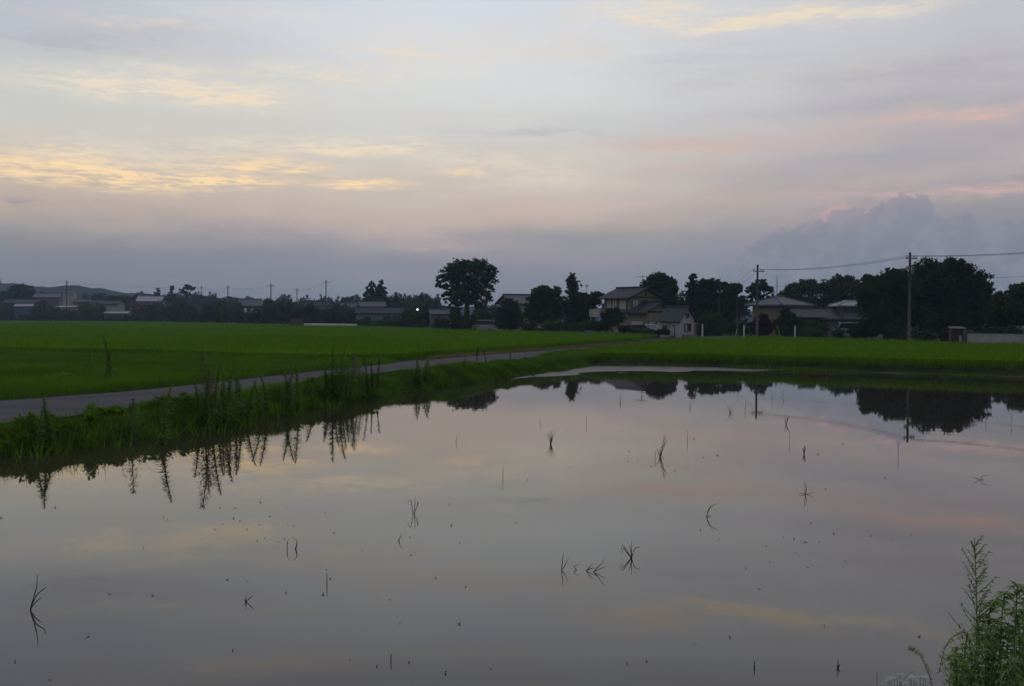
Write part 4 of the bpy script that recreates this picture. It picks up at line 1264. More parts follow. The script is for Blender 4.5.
# --- green grey workshop and the house over it
D = 208.0
t = simple_house('house', 'long low green grey building with two dark windows beside the twin conifers', 380, D + 2, 9.6, 5.0, zat(380, 313.0, D) - .42, 1.1, 3, 'green_wall', 'roof_dark', [('S', 1.7, 1.5, 1.6, 0.8, 'glass'), ('S', 3.6, 1.5, 1.5, 0.8, 'glass'), ('S', -2.4, 1.4, 1.4, 0.8, 'glass')], o=0.4)
D = 222.0
simple_house('house', 'upper roofed dark house rising behind the long green grey building', 372, D, 5.0, 4.6, zat(372, 306.6, D) - .42, 1.0, 14, 'brown_wall', 'roof_grey', [('S', -0.6, 2.3, 1.6, 0.8, 'glass')], o=0.7)
simple_house('house', 'pale walled house with a blue grey roof left of the long green grey building', 350, 226.0, 4.6, 4.4, zat(350, 308.4, 226) - .42, 1.1, 18, 'white_wall', 'roof_grey', [('S', 0.5, 1.4, 1.2, 0.9, 'glass')], o=0.6)
simple_house('house', 'dark roofed house between the two tallest thin poles', 320, 268.0, 7.0, 5.0, zat(320, 306.6, 268) - .42, 1.3, -20, 'grey_wall', 'roof_dark', [('S', 0.5, 2.0, 1.4, 0.9, 'curtain')], o=0.7)
simple_house('house', 'lower pale house in front of the dark roofed house between two thin poles', 327, 246.0, 4.0, 3.6, zat(327, 310.6, 246) - .42, 0.9, 16, 'white_wall', 'roof_dark', [('S', 0.2, 1.0, 1.2, 0.9, 'glass')], o=0.5)
simple_house('house', 'grey roofed two storey house among the shrubs of the left field edge', 250, 276.0, 5.4, 5.0, zat(250, 304.6, 276) - .42, 1.4, 22, 'grey_wall', 'roof_grey', [('S', 0.4, 3.0, 1.4, 0.9, 'curtain')], o=0.8)
simple_house('shed', 'small pale shed roof low among the shrubs under the two storey house', 252, 258.0, 3.6, 3.0, zat(252, 312, 258) - .42, 0.7, 10, 'white_wall', 'roof_pale', [('S', 0.3, 0.8, 0.9, 0.7, 'glass')], o=0.4, cat='shed')
simple_house('house', 'pale roofed house behind the rusty brown shrub', 151, 362.0, 8.0, 6.0, zat(151, 300.6, 362) - .42, 1.4, 8, 'beige_wall', 'roof_pale', [('S', 0.5, 3.0, 1.6, 0.9, 'glass')], o=0.8)
simple_house('house', 'dark roofed house with a peak above the pale roofed house on the left', 144, 378.0, 6.0, 6.0, zat(144, 298.5, 378) - .42, 1.5, 60, 'brown_wall', 'roof_dark', [('S', 0.5, 4.0, 1.6, 0.9, 'glass')], o=0.8)
simple_house('house', 'house with a steep grey roof slope beside the bright green rounded tree', 165, 350.0, 5.0, 6.0, zat(165, 308, 350) - .42, 2.2, 60, 'grey_wall', 'roof_grey', [('S', 0.5, 1.0, 1.2, 0.9, 'glass')], o=0.7)
simple_house('house', 'left white walled house under dark eaves in the far row', 101, 366.0, 5.4, 5.0, zat(101, 303, 366) - .42, 1.0, 5, 'white_wall', 'roof_dark', [('S', 0.9, 2.9, 1.6, 1.0, 'glass')], o=0.9)
simple_house('house', 'right white walled house under dark eaves in the far row', 113.5, 362.0, 6.2, 5.0, zat(113, 303.4, 362) - .42, 0.9, -4, 'white_wall', 'roof_dark', [('S', -1.3, 2.9, 1.6, 1.0, 'glass')], o=0.9)
simple_house('shed', 'open sided shed with a pale sheet roof at the edge of the left rice field', 118, 338.0, 7.6, 4.0, zat(118, 313.2, 338) - .42, 0.5, 2, 'grey_wall', 'roof_pale', [('S', -1.8, 0.5, 2.0, 1.2, 'glass'), ('S', 1.6, 0.5, 2.2, 1.2, 'glass')], o=0.5, cat='shed')
simple_house('house', 'tan house with a brown grey roof right of the far left pole', 83.5, 366.0, 5.6, 5.0, zat(83, 301.6, 366) - .42, 0.7, 4, 'beige_wall', 'roof_brown', [('S', 0.3, 2.6, 1.8, 1.0, 'glass')], o=0.8)
simple_house('house', 'white two storey building directly behind the far left pole', 70, 384.0, 4.2, 4.2, zat(70, 292.8, 384) - .42, 0.6, 12, 'white_wall', 'roof_grey', [('S', 0.5, 5.2, 1.6, 1.0, 'glass'), ('S', -0.5, 2.6, 1.6, 1.0, 'glass')], o=0.4)
simple_house('house', 'long building with a pale grey roof between the domed tree and the far left pole', 49, 392.0, 9.0, 7.0, zat(49, 297.0, 392) - .42, 1.3, 12, 'grey_wall', 'roof_grey', [('S', 3.4, 4.4, 1.6, 1.5, 'curtain'), ('S', 0, 4.4, 2.2, 1.2, 'glass')], o=0.7)
simple_house('house', 'long low house with a dark roof at the far left', 25, 376.0, 13.0, 6.0, zat(25, 302.4, 376) - .42, 1.1, 2, 'brown_wall', 'roof_dark', [('S', -4.0, 1.8, 2.2, 1.2, 'curtain'), ('S', 3.0, 1.8, 2.2, 1.2, 'glass')], o=0.8)
simple_house('shed', 'faded blue walled shed with a bright pale roof at the far left', 27, 356.0, 7.2, 4.0, zat(27, 306.2, 356) - .42, 0.7, 1, 'blue_wall', 'roof_pale', [('S', -1.5, 1.4, 1.5, 1.2, 'glass')], o=0.35, cat='shed')
simple_house('shed', 'flat pale roofed shed at the foot of the far left pole', 69, 358.0, 6.0, 4.0, zat(69, 307.2, 358) - .42, 0.45, 0, 'beige_wall', 'roof_pale', [('S', 1.2, 1.6, 1.4, 1.0, 'glass')], o=0.4, cat='shed')
# ------------------------------------------------------------------ poles and wires
def pole(label, px, ytop, D, arms=((0.55, 1.6),), rz=0.0, r=0.16, group=None, zb=0.4, box=False, name='utility_pole', mat='concrete'):
    H = zat(px, ytop, D) - zb
    t = thing(name, label, 'pole', (xat(px, D), D, zb), rz, group)
    MB().tube([(0, 0, -0.3), (0, 0, H * 0.5), (0, 0, H)], [r, r * 0.85, r * 0.66], 10).build('shaft', M[mat], t, smooth=True)
    for dz, w in arms:
        z = H - dz
        a = MB().box(-w / 2, w / 2, -r - 0.10, -r * 0.70, z - 0.05, z + 0.05).build('crossarm', M['steel'], t)
        for u in (-w / 2 + 0.07, w / 2 - 0.07, w * 0.22):
            MB().tube([(u, -r - 0.03, z + 0.052), (u, -r - 0.03, z + 0.12), (u, -r - 0.03, z + 0.16), (u, -r - 0.03, z + 0.27)], [0.03, 0.075, 0.05, 0.07], 8).build('insulator', M['ceramic'], a)
    if box:
        MB().tube([(r + 0.16, 0, H - 1.9), (r + 0.16, 0, H - 1.45)], 0.11, 10).box(r * .6, r + 0.06, -0.05, 0.05, H - 1.75, H - 1.65).build('transformer', M['steel'], t)
        MB().box(-r - 0.22, -r * .7, -0.12, 0.12, H - 1.6, H - 1.25).build('junction_box', M['steel'], t)
    return Vector((xat(px, D), D, zb + H))

DP1, DP2 = 110.0, 90.0
ra = math.atan2(DP2 - DP1, xat(909, DP2) - xat(757, DP1)) + PI / 2
P1 = pole('taller looking roadside pole with a crossarm, standing in front of the hip roofed house', 757, 264.5, DP1, ((0.75, 1.45),), ra, 0.15)
P2 = pole('roadside pole with a crossarm and small box in front of the massive dark tree', 909, 252.5, DP2, ((0.55, 1.25),), ra, 0.15, box=True)
P0 = pole('thin grey pole rising through the lumpy tree left of the junction', 719, 289, 128.0, ((0.4, 0.9),), ra, 0.11)
PJ = pole('short bare pole leaning on the shrubs at the junction', 737, 297, 118.0, (), ra, 0.11)
P3 = Vector((46.0, 71.0, P2.z + 0.1))
pole_px = [('far left pole with a short crossarm, beside the white two storey building', 67, 280.5, 350.0, 0.20),
           ('thin hazy pole with crossarms beside the umbrella shaped tree', 201.5, 286, 372.0, 0.18),
           ('plain pole left of the grey roofed two storey house', 228, 285.5, 300.0, 0.18),
           ('tall pole wrapped by a dark shrub in the middle of the left field edge', 271, 283, 252.0, 0.17),
           ('shorter hazy pole right of the small pointed conifer', 297, 288, 330.0, 0.18),
           ('tallest of the thin poles, left of the twin conifers', 326, 280, 264.0, 0.18)]
PL = [pole(l, px, yt, D, ((0.7, 1.6),) if k != 2 else ((0.5, 1.1),), 0.3, r) for k, (l, px, yt, D, r) in enumerate(pole_px)]
pole('slender radio mast above the hip roofed house', 776.5, 276, 190.0, (), 0, 0.09, name='radio_mast', mat='steel')
pole('thin grey pole in front of the broad hazy tree, left of a pair', 804.5, 294.5, 140.0, ((0.3, 0.7),), 0.2, 0.09)
pole('thin grey pole in front of the broad hazy tree, right of a pair', 816, 292.5, 142.0, ((0.5, 0.9),), 0.2, 0.10)
pole('dark mast stub at the left edge of the view on the ridge', 0.5, 279, 600.0, (), 0, 0.55, name='radio_mast', mat='steel', zb=10)
pole('short thin mast behind the trees left of the cream house', 586.5, 285, 170.0, ((0.2, 0.5),), 0, 0.06, name='radio_mast', mat='steel')

def wire(A, B, sag, r, label, group):
    pts = []
    for k in range(25):
        t = k / 24
        p = A.lerp(B, t)
        p.z -= 4 * sag * t * (1 - t)
        pts.append(p)
    c = pts[0].copy()
    o = MB().tube([p - c for p in pts], r, 5).build('power_cable', M['cable'])
    o.location = c
    tag(o, label, 'cable', group)

ca, sa = math.cos(ra), math.sin(ra)
def off(P, u, dz): return Vector((P.x + ca * u, P.y + sa * u, P.z + dz))
g1 = 'cables slung along the roadside poles on the right'
for (u, dz, r, sag) in ((-0.65, -0.50, 0.011, 0.45), (0.25, -0.50, 0.010, 0.42), (0.62, -0.50, 0.011, 0.48)):
    wire(off(P1, u * 1.05, dz - 0.02), off(P2, u * 0.9, dz + 0.2), sag, r, 'thin dark cable sagging between the two roadside poles', g1)
    wire(off(P2, u * 0.9, dz + 0.2), off(P3, u, dz + 0.1), sag * 0.8, r, 'thin dark cable running from the right roadside pole out of view', g1)
    wire(off(P1, u * 1.05, dz - 0.02), off(P0, u * 0.5, -0.15), sag, 0.010, 'faint cable falling from the taller roadside pole to the thin pole by the junction', g1)
wire(off(P2, 0, -2.3), off(P3, 0, -1.9), 0.5, 0.009, 'faint lower cable leaving the right roadside pole towards the edge of view', g1)
wire(off(P1, 0, -2.2), off(P2, 0, -2.3), 0.5, 0.009, 'faint lower cable between the two roadside poles, passing before the trees', g1)
g2 = 'cables strung between the far poles on the left'
chain = [PL[0], PL[1], PL[2], PL[3], PL[4], PL[5]]
for a, b in zip(chain[:-1], chain[1:]):
    for dz in (-0.55, -0.9):
        wire(a + Vector((0, -0.2, dz)), b + Vector((0, -0.2, dz)), 0.6, 0.014, 'faint hazy cable strung between the distant poles on the left', g2)
wire(PL[0] + Vector((0, -.2, -.5)), PL[0] + Vector((-130, -20, -1)), 1.0, 0.014, 'faint hazy cable running left from the far left pole', g2)

# guy wire with a yellow guard, road markers
def marker(px, ytop, D, label):
    H = zat(px, ytop, D) - 0.42
    t = thing('road_marker', label, 'post', (xat(px, D), D, 0.42), 0, 'white marker posts along the lane')
    MB().tube([(0, 0, -0.2), (0, 0, H - 0.05), (0, 0, H)], [0.075, 0.075, 0.05], 10).build('shaft', M['white_paint'], t, smooth=True)
    MB().tube([(0, 0, H * 0.78), (0, 0, H * 0.9)], 0.081, 10).build('reflector', M['lamp_lens'], t)
marker(702.5, 324, 107, 'white marker post where the lane meets the houses')
marker(744, 325, 103, 'white marker post left of the taller roadside pole')
marker(795, 325.5, 99.5, 'white marker post in front of the low dark open shed')
def guy(px0, y0, px1, y1, D, label, mat, rad):
    a, b = at(px0, y0, D), at(px1, y1, D)
    t = thing('guy_wire', label, 'guy wire', (a.x, a.y, a.z))
    MB().tube([(0, 0, 0), (b.x - a.x, 0.1, b.z - a.z)], rad, 6).build('guard', M[mat], t)
    top = Vector((P1.x if px0 > 760 else PJ.x, DP1 if px0 > 760 else 118.0, 6.2 if px0 > 760 else 4.2)) - a
    MB().tube([(b.x - a.x, 0.1, b.z - a.z), tuple(top)], 0.012, 5).build('strand', M['cable'], t)
guy(781, 338, 777, 325.5, 108, 'leaning yellow guy wire guard in front of the hip roofed house', 'yellow', 0.045)
guy(735, 337, 737.5, 329, 117, 'leaning pale guy wire guard at the foot of the short bare pole', 'white_paint', 0.05)

# lit street lamp
D = 168.0
c = at(417.5, 309.5, D)
t = thing('street_lamp', 'small street lamp glowing white under the trees left of the lone tall tree', 'street lamp', (c.x - 0.5, D, 0.42))
hl = c.z - 0.42
MB().tube([(0, 0, -0.2), (0, 0, hl + 0.3)], 0.06, 8).tube([(0, 0, hl + 0.28), (0.5, 0, hl + 0.22)], 0.03, 6)  .build('shaft', M['timber'], t)
em, nt, b, out = new_mat('lit_lamp')
b.inputs['Emission Color'].default_value = (1.0, 0.96, 0.86, 1)
b.inputs['Emission Strength'].default_value = 3.0
b.inputs['Base Color'].default_value = (0.8, 0.8, 0.78, 1)
MB().ball((0.5, 0, hl), 0.14).build('lamp_globe', em, t, smooth=True)

# ------------------------------------------------------------------ vehicles and small things by the houses
def car(label, px, D, rz, paint, kind='car', zb=0.42):
    t = thing('parked_car' if kind == 'car' else 'parked_van', label, kind, (xat(px, D), D, zb), R(rz))
    if kind == 'car':
        Lc, prof = 3.9, [(-1.95, .30), (1.95, .30), (1.97, .62), (1.75, .80), (0.95, .90), (0.25, 1.40), (-1.15, 1.44), (-1.75, .98), (-1.95, .90)]
        cab = [(0.78, .95), (0.22, 1.33), (-1.08, 1.37), (-1.55, 1.0)]
    else:
        Lc, prof = 3.4, [(-1.68, .30), (1.68, .30), (1.70, .85), (1.45, 1.05), (1.05, 1.78), (-1.55, 1.82), (-1.70, 1.0)]
        cab = [(1.28, 1.12), (0.98, 1.66), (-1.5, 1.68), (-1.5, 1.12)]
    wd = 0.74
    def ext(pr, y0, y1, inset=0.0):
        n = len(pr)
        vs = [(x, y0, z) for x, z in pr] + [(x, y1, z) for x, z in pr]
        fs = [tuple(range(n)), tuple(range(2 * n - 1, n - 1, -1))] + [(k, k + n, (k + 1) % n + n, (k + 1) % n) for k in range(n)]
        return vs, fs
    me = MB().add(*ext(prof, -wd, wd)).mesh('body', M[paint])
    import bmesh
    bm = bmesh.new(); bm.from_mesh(me)
    bmesh.ops.bevel(bm, geom=bm.edges[:], offset=0.05, segments=2, affect='EDGES')
    bm.to_mesh(me); bm.free()
    link('body', me, t)
    for s_ in (-1, 1):
        y0, y1 = sorted((s_ * (wd + 0.002), s_ * (wd + 0.012)))
        MB().add(*ext(cab, y0, y1)).build('window', M['glass'], t)
        MB().box(Lc / 2 - 0.05, Lc / 2 + 0.03, s_ * 0.5 - 0.13, s_ * 0.5 + 0.13, 0.58, 0.72).build('headlight', M['lamp_lens'], t)
        MB().box(-Lc / 2 - 0.03, -Lc / 2 + 0.05, s_ * 0.6 - 0.08, s_ * 0.6 + 0.08, 0.62, 0.86).build('tail_light', M['leaf_purple'], t)
        for xw in (-Lc * 0.31, Lc * 0.32):
            w = MB().tube([(xw, s_ * (wd - 0.17), .29), (xw, s_ * (wd + 0.03), .29)], 0.29, 16).build('wheel', M['rubber'], t)
            MB().tube([(xw, s_ * (wd + 0.031), .29), (xw, s_ * (wd + 0.04), .29)], 0.17, 12).build('rim', M['steel'], w)
    # windscreen
    if kind == 'car':
        a, c_ = (0.88, .955), (0.30, 1.375)
    else:
        a, c_ = (1.42, 1.12), (1.11, 1.70)
    nx, nz_ = (c_[1] - a[1]), -(c_[0] - a[0])
    k = 0.012 / math.hypot(nx, nz_)
    a = (a[0] + nx * k, a[1] + nz_ * k); c_ = (c_[0] + nx * k, c_[1] + nz_ * k)
    MB().add([(a[0], -.62, a[1]), (a[0], .62, a[1]), (c_[0], .56, c_[1]), (c_[0], -.56, c_[1])], [(0, 1, 2, 3)]).build('windscreen', M['glass'], t)
    return t
car('pale car parked in front of the cream house, left of the pink cottage', 650, 117, -72, 'car_white')
car('dull grey car parked among the shrubs before the cream house', 633, 115.5, -170, 'car_grey')
car('white van parked under the lone tall tree at the edge of the rice', 483.5, 145.5, 172, 'car_white', 'van')
car('small white van in front of the grey house behind the dark trees', 849, 112.5, 172, 'car_white', 'van')
car('grey car under the street lamp left of the lone tall tree', 441, 160.0, 176, 'car_grey')

# blue tarp
D = 119.0
mb = MB()
g = random.Random(3)
n, mm = 11, 7
vs, fs = [], []
for j in range(mm):
    for i in range(n):
        u, v = i / (n - 1), j / (mm - 1)
        e = min(1, 5 * min(u, 1 - u)) * min(1, 5 * min(v, 1 - v))
        vs.append(((u - .5) * 1.3, (v - .5) * 0.9, 0.55 * e * (0.7 + 0.5 * g.random())))
for j in range(mm - 1):
    for i in range(n - 1):
        fs.append((j * n + i, j * n + i + 1, (j + 1) * n + i + 1, (j + 1) * n + i))
o = mb.add(vs, fs).build('tarp', M['blue_tarp'])
o.location = (xat(588, D), D, 0.45)
tag(o, 'crumpled blue tarp over a low heap at the edge of the rice', 'tarp')

# white rail and brown crates at the far side of the left rice
D = 200.0
x0, x1 = xat(304, D), xat(357, D)
zt = zat(330, 323.2, D)
t = thing('guard_rail', 'long low white rail on short legs beyond the left rice field', 'guard rail', (x0, D, 0.42))
mb = MB()
Lr = x1 - x0
mb.add([(0, -.05, zt - .42 - .55), (Lr, -.05, zt - .42 - .62), (Lr, .03, zt - .42 - .62), (0, .03, zt - .42 - .55), (0, -.05, zt - .42), (Lr, -.05, zt - .42 - .12), (Lr, .03, zt - .42 - .12), (0, .03, zt - .42)],
       [(0, 3, 2, 1), (4, 5, 6, 7), (0, 1, 5, 4), (1, 2, 6, 5), (2, 3, 7, 6), (3, 0, 4, 7)])
mb.build('rail', M['rail_white'], t)
for k in range(7):
    x = 0.15 + (Lr - 0.3) * k / 6
    MB().box(x - .05, x + .05, .032, .12, -0.2, zt - .42 - .2).build('leg', M['steel'], t)
D = 199.0
xc, wc = xat(296, D), 10.5 * D / F_
hc = zat(296, 318.6, D) - 0.42
t = thing('crate_stack', 'stack of brown slatted crates at the left end of the white rail', 'crates', (xc, D, 0.42))
for k in range(3):
    z0 = hc * k / 3
    b_ = MB()
    for q in range(4):
        zz = z0 + hc / 3 * (q + .08) / 4
        b_.box(-wc / 2, wc / 2, -0.6, -0.56, zz, zz + hc / 15).box(-wc / 2, wc / 2, 0.56, 0.6, zz, zz + hc / 15)
        b_.box(-wc / 2, -wc / 2 + .04, -.56, .56, zz, zz + hc / 15).box(wc / 2 - .04, wc / 2, -.56, .56, zz, zz + hc / 15)
    for sx in (-1, 1):
        b_.box(sx * wc / 2 - .06 * (sx > 0) , sx * wc / 2 + .06 * (sx < 0), -.555, -.48, z0 + .002, z0 + hc / 3 - .004)
    b_.box(-wc / 2 + .05, wc / 2 - .05, -.55, .55, z0 + .01, z0 + .06)
    b_.build('crate', M['crate'], t)

# block wall and tin shed at the right
D = 79.0
a, b_ = at(966, 333.5, 79.5), at(1100, 334.5, 72.0)
t = thing('block_wall', 'low pale concrete block wall at the right edge behind the rice', 'wall', (a.x, a.y, 0.42), math.atan2(b_.y - a.y, b_.x - a.x))
Lw = math.hypot(b_.x - a.x, b_.y - a.y); hw = a.z - 0.42
MB().box(0, Lw, 0, 0.15, -0.3, hw).build('blocks', M['block_wall'], t)
MB().box(-0.02, Lw + .02, -0.02, 0.17, hw + .002, hw + 0.07).build('coping', M['concrete'], t)
D = 80.5
t = thing('tin_shed', 'little dark tin shed with a sloping roof at the left end of the block wall', 'shed', (xat(957, D), D, 0.42), R(-12))
hs = zat(957, 329, D) - 0.42
ws = 12.5 * D / F_
MB().box(-ws / 2, ws / 2, -0.4, 0.5, -0.1, hs).build('wall', M['timber'], t)
MB().add([(-ws / 2 - .1, -.55, hs + .01), (ws / 2 + .1, -.55, hs + .01), (ws / 2 + .1, .62, hs + .16), (-ws / 2 - .1, .62, hs + .16), (-ws / 2 - .1, -.55, hs + .05), (ws / 2 + .1, -.55, hs + .05), (ws / 2 + .1, .62, hs + .2), (-ws / 2 - .1, .62, hs + .2)],
         [(0, 3, 2, 1), (4, 5, 6, 7), (0, 1, 5, 4), (1, 2, 6, 5), (2, 3, 7, 6), (3, 0, 4, 7)]).build('roof', M['roof_brown'], t)
MB().box(ws * .08, ws * .26, -0.43, -0.404, 0.18, hs * .62).build('notice_board', M['white_paint'], t)
MB().box(-ws * .40, -ws * .05, -0.43, -0.404, 0.0, hs * .72).build('door', M['timber'], t)
D = 79.8
t = thing('post', 'pale square post between the tin shed and the block wall', 'post', (xat(963.5, D), D - .3, 0.42))
MB().box(-.1, .1, -.1, .1, -.2, zat(963, 330.5, D) - .42).build('shaft', M['concrete'], t)
MB().box(-.13, .13, -.13, .13, zat(963, 330.5, D) - .419, zat(963, 330.5, D) - .36).build('cap', M['concrete'], t)

# ------------------------------------------------------------------ weeds on the bank
def ribbon_quads(pts, w, side):
    """a flat leaf along pts, tapering; side = width direction"""
    out = []
    n = len(pts)
    for i in range(n - 1):
        def wd(t): return w * (0.35 + 0.65 * math.sin(PI * min(t * 1.15 + 0.12, 1.0))) * (1 - t ** 4)
        a, b = wd(i / (n - 1)), wd((i + 1) / (n - 1))
        out.append([pts[i] - side * a / 2, pts[i] + side * a / 2, pts[i + 1] + side * b / 2, pts[i + 1] - side * b / 2])
    return out

def leaf_arc(p0, az, el, ln, droop, n=4):
    d = Vector((math.cos(az) * math.cos(el), math.sin(az) * math.cos(el), math.sin(el)))
    return [p0 + d * (ln * k / n) + Vector((0, 0, -droop * ln * (k / n) ** 2)) for k in range(n + 1)]

def weed_meshes(seed, kind='leafy'):
    """an upright weed 1 m tall: (stem mesh, leaf mesh)"""
    g = random.Random(seed)
    lean = (g.uniform(-.16, .16), g.uniform(-.16, .16))
    def sp(t): return Vector((lean[0] * t * t, lean[1] * t * t, t))
    mb = MB().tube([sp(-0.05), sp(0.3), sp(0.7), sp(1.0)], [0.011, 0.010, 0.007, 0.003], 5)
    q = []
    if kind == 'leafy':
        for k in range(190):
            t = 0.05 + 0.94 * k / 190
            az = k * 2.4 + g.uniform(-.4, .4)
            ln = (0.15 * (1 - t ** 4) + 0.035) * g.uniform(0.6, 1.25) * (0.55 if t < 0.2 else 1)
            pts = leaf_arc(sp(t), az, g.uniform(0.2, 0.8), ln, g.uniform(0.3, 0.7))
            q += ribbon_quads(pts, 0.024 + 0.007 * (1 - t), Vector((-math.sin(az), math.cos(az), 0.2)))
    elif kind == 'plume':
        for k in range(36):
            t = 0.05 + 0.6 * k / 36
            az = k * 2.4
            pts = leaf_arc(sp(t), az, g.uniform(0.3, 0.9), 0.16 * g.uniform(.7, 1.2), .5)
            q += ribbon_quads(pts, 0.018, Vector((-math.sin(az), math.cos(az), 0.2)))
        for k in range(300):
            t = 0.5 + 0.5 * g.random()
            az = g.uniform(0, 6.28)
            r = 0.14 * (1.02 - t) / 0.4 + 0.02
            p = sp(t) + Vector((math.cos(az), math.sin(az), 0)) * r * g.random() 
            pts = leaf_arc(p, az, g.uniform(0.2, 1.0), 0.06, .3, 2)
            q += ribbon_quads(pts, 0.012, Vector((-math.sin(az), math.cos(az), 0.3)))
    else:                                                       # dock: a dark seed spike
        for k in range(170):
            t = 0.35 + 0.65 * g.random()
            az = g.uniform(0, 6.28)
            p = sp(t) + Vector((math.cos(az), math.sin(az), 0)) * 0.012
            pts = leaf_arc(p, az, g.uniform(0.0, 1.0), g.uniform(.02, .045), .3, 2)
            q += ribbon_quads(pts, 0.024, Vector((-math.sin(az), math.cos(az), 0.3)))
        for k in range(8):
            az = k * 2.4
            pts = leaf_arc(sp(0.04 + .03 * k), az, 0.8, 0.26, .9)
            q += ribbon_quads(pts, 0.03, Vector((-math.sin(az), math.cos(az), 0.2)))
    lm = {'leafy': 'weed', 'plume': 'plume', 'dock': 'dock'}[kind]
    return mb.mesh('stem', M['dock' if kind == 'dock' else 'weed'], True), quads_mesh('leaves', np.array([[tuple(p) for p in f] for f in q]), M[lm])

def culm_meshes(seed):
    g = random.Random(seed)
    q = []
    for k in range(34):
        az = g.uniform(0, 6.28)
        p0 = Vector((g.gauss(0, .10), g.gauss(0, .10), -0.03))
        pts = leaf_arc(p0, az, g.uniform(1.05, 1.5), g.uniform(.55, 1.15), g.uniform(.08, .45), 6)
        q += ribbon_quads(pts, g.uniform(.012, .02), Vector((-math.sin(az), math.cos(az), 0.1)))
    st = MB().tube([(0, 0, -.05), (.02, 0, .3), (.06, .02, .62)], [.01, .008, .004], 5)
    return st.mesh('stem', M['weed'], True), quads_mesh('leaves', np.array([[tuple(p) for p in f] for f in q]), M['grass'])

WEEDS = {'culm': [culm_meshes(260 + i) for i in range(4)], 'leafy': [weed_meshes(200 + i) for i in range(5)], 'plume': [weed_meshes(220 + i, 'plume') for i in range(2)], 'dock': [weed_meshes(240 + i, 'dock') for i in range(2)]}
def bank_D(px, py): return gp(px, py, 0.40).y
_wk = 0
def weed(px, py, ytop, label, kind='leafy', group='tall weeds on the grassy bank', wid=1.0):
    """px, py: where it leaves the grass of the bank"""
    global _wk
    _wk += 1
    D = bank_D(px, py)
    x = xat(px, D)
    zb = float(height(np.array([x]), np.array([D]))[0]) - 0.03
    h = zat(px, ytop, D) - zb
    sm_, lm_ = WEEDS[kind][_wk % len(WEEDS[kind])]
    t = thing('tall_weed', label, 'weed', (x, D, zb), random.uniform(0, 6.28), group, (wid * (0.55 + 0.56 * h), wid * (0.55 + 0.56 * h), h))
    link('stem', sm_, t); link('leaves', lm_, t)
LW1 = 'upright leafy weed in the thick clump left of the bank\'s middle, against the lane'
LW2 = 'dark upright weed in the tall clump beside the pale plume grass on the bank'
for px, py, yt, l, k in (
        (45, 430, 394, 'lone leafy weed standing before the lane at the left of the bank', 'leafy'),
        (36, 432, 408, 'short weed just left of the lone leafy weed on the left bank', 'leafy'),
        (52, 430, 405, 'short weed just right of the lone leafy weed on the left bank', 'leafy'),
        (161, 424, 384, 'single straight weed between the left weed and the thick clump on the bank', 'leafy'),
        (131, 425, 398, 'pale feathery weed low on the left bank', 'plume'),
        (204, 412, 372, 'pale brush-topped weed at the left of the thick clump', 'plume'),
        (209, 413, 355, 'tallest pale plumed weed of the thick clump on the bank', 'plume'),
        (205, 412, 366, LW1, 'leafy'), (212, 412, 362, LW1, 'leafy'), (218, 411, 378, LW1, 'leafy'), (225, 410, 370, LW1, 'leafy'), (230, 409, 374, LW1, 'leafy'), (236, 408, 372, LW1, 'leafy'), (241, 407, 376, LW1, 'leafy'), (247, 407, 380, LW1, 'leafy'), (222, 410, 380, LW1, 'leafy'), (199, 412, 380, LW1, 'leafy'),
        (261, 404, 380, 'left weed of a close pair standing before the lane', 'leafy'), (267, 403, 371, 'right, taller weed of a close pair standing before the lane', 'leafy'),
        (286, 399, 366, 'left weed of a loose trio right of the close pair', 'leafy'), (290, 399, 368, 'middle weed of a loose trio right of the close pair', 'leafy'), (298, 397, 360, 'right, tallest weed of a loose trio right of the close pair', 'leafy'),
        (313, 394, 374, 'weed bending over between the loose trio and the tall dark clump', 'leafy'),
        (332, 391, 345, 'tallest dark weed of the bank, at the left of the tall clump', 'leafy'), (338, 390, 347, 'second tallest dark weed, close beside the tallest one', 'leafy'),
        (334, 391, 362, LW2, 'leafy'), (342, 390, 358, LW2, 'leafy'), (346, 389, 360, LW2, 'leafy'), (350, 389, 366, LW2, 'leafy'), (329, 391, 366, LW2, 'leafy'), (340, 391, 368, LW2, 'leafy'), (354, 388, 368, LW2, 'leafy'), (337, 391, 372, LW2, 'leafy'), (326, 391, 370, LW2, 'leafy'), (345, 390, 372, LW2, 'leafy'),
        (353, 388, 353, 'left pale plume grass behind the tall dark clump', 'plume'), (358, 387, 354, 'right pale plume grass beside the dead stalks', 'plume'), (362, 386, 362, 'short pale plume grass beside the dead stalks', 'plume'),
        (368, 386, 357, 'left dead brown dock stalk on the bank', 'dock'), (372, 385, 362, 'middle dead brown dock stalk on the bank', 'dock'), (377, 384, 359, 'right dead brown dock stalk, leaning outward', 'dock'),
        (416, 378, 358, 'left weed of a low clump right of the dead stalks', 'leafy'), (423, 377, 357, 'middle weed of a low clump right of the dead stalks', 'leafy'), (430, 376, 359, 'right weed of a low clump right of the dead stalks', 'leafy'), (420, 378, 364, 'short weed in front of the low clump', 'leafy'), (426, 377, 363, 'short leafy weed behind the low clump', 'leafy'),
        (463, 371, 358, 'small weed left of the black spike', 'leafy'), (477, 368, 347, 'black upright dock spike by the straw coloured verge', 'dock'), (486, 366, 350, 'shorter black dock spike by the straw coloured verge', 'dock'), (510, 362, 352, 'small weed near the bend of the bank', 'leafy'),
        (548, 357, 348, 'low bushy weed at the corner of the bank, left stem', 'leafy'), (554, 356, 349, 'low bushy weed at the corner of the bank, right stem', 'leafy'), (642, 348, 341, 'tiny weed at the edge of the lane near the houses', 'leafy')):
    grp = 'tall weeds on the grassy bank' if l not in (LW1, LW2) else ('weeds of the thick clump' if l == LW1 else 'weeds of the tall dark clump')
    weed(px, py, yt, l, k, grp, 1.0 if px < 400 else 1.2)
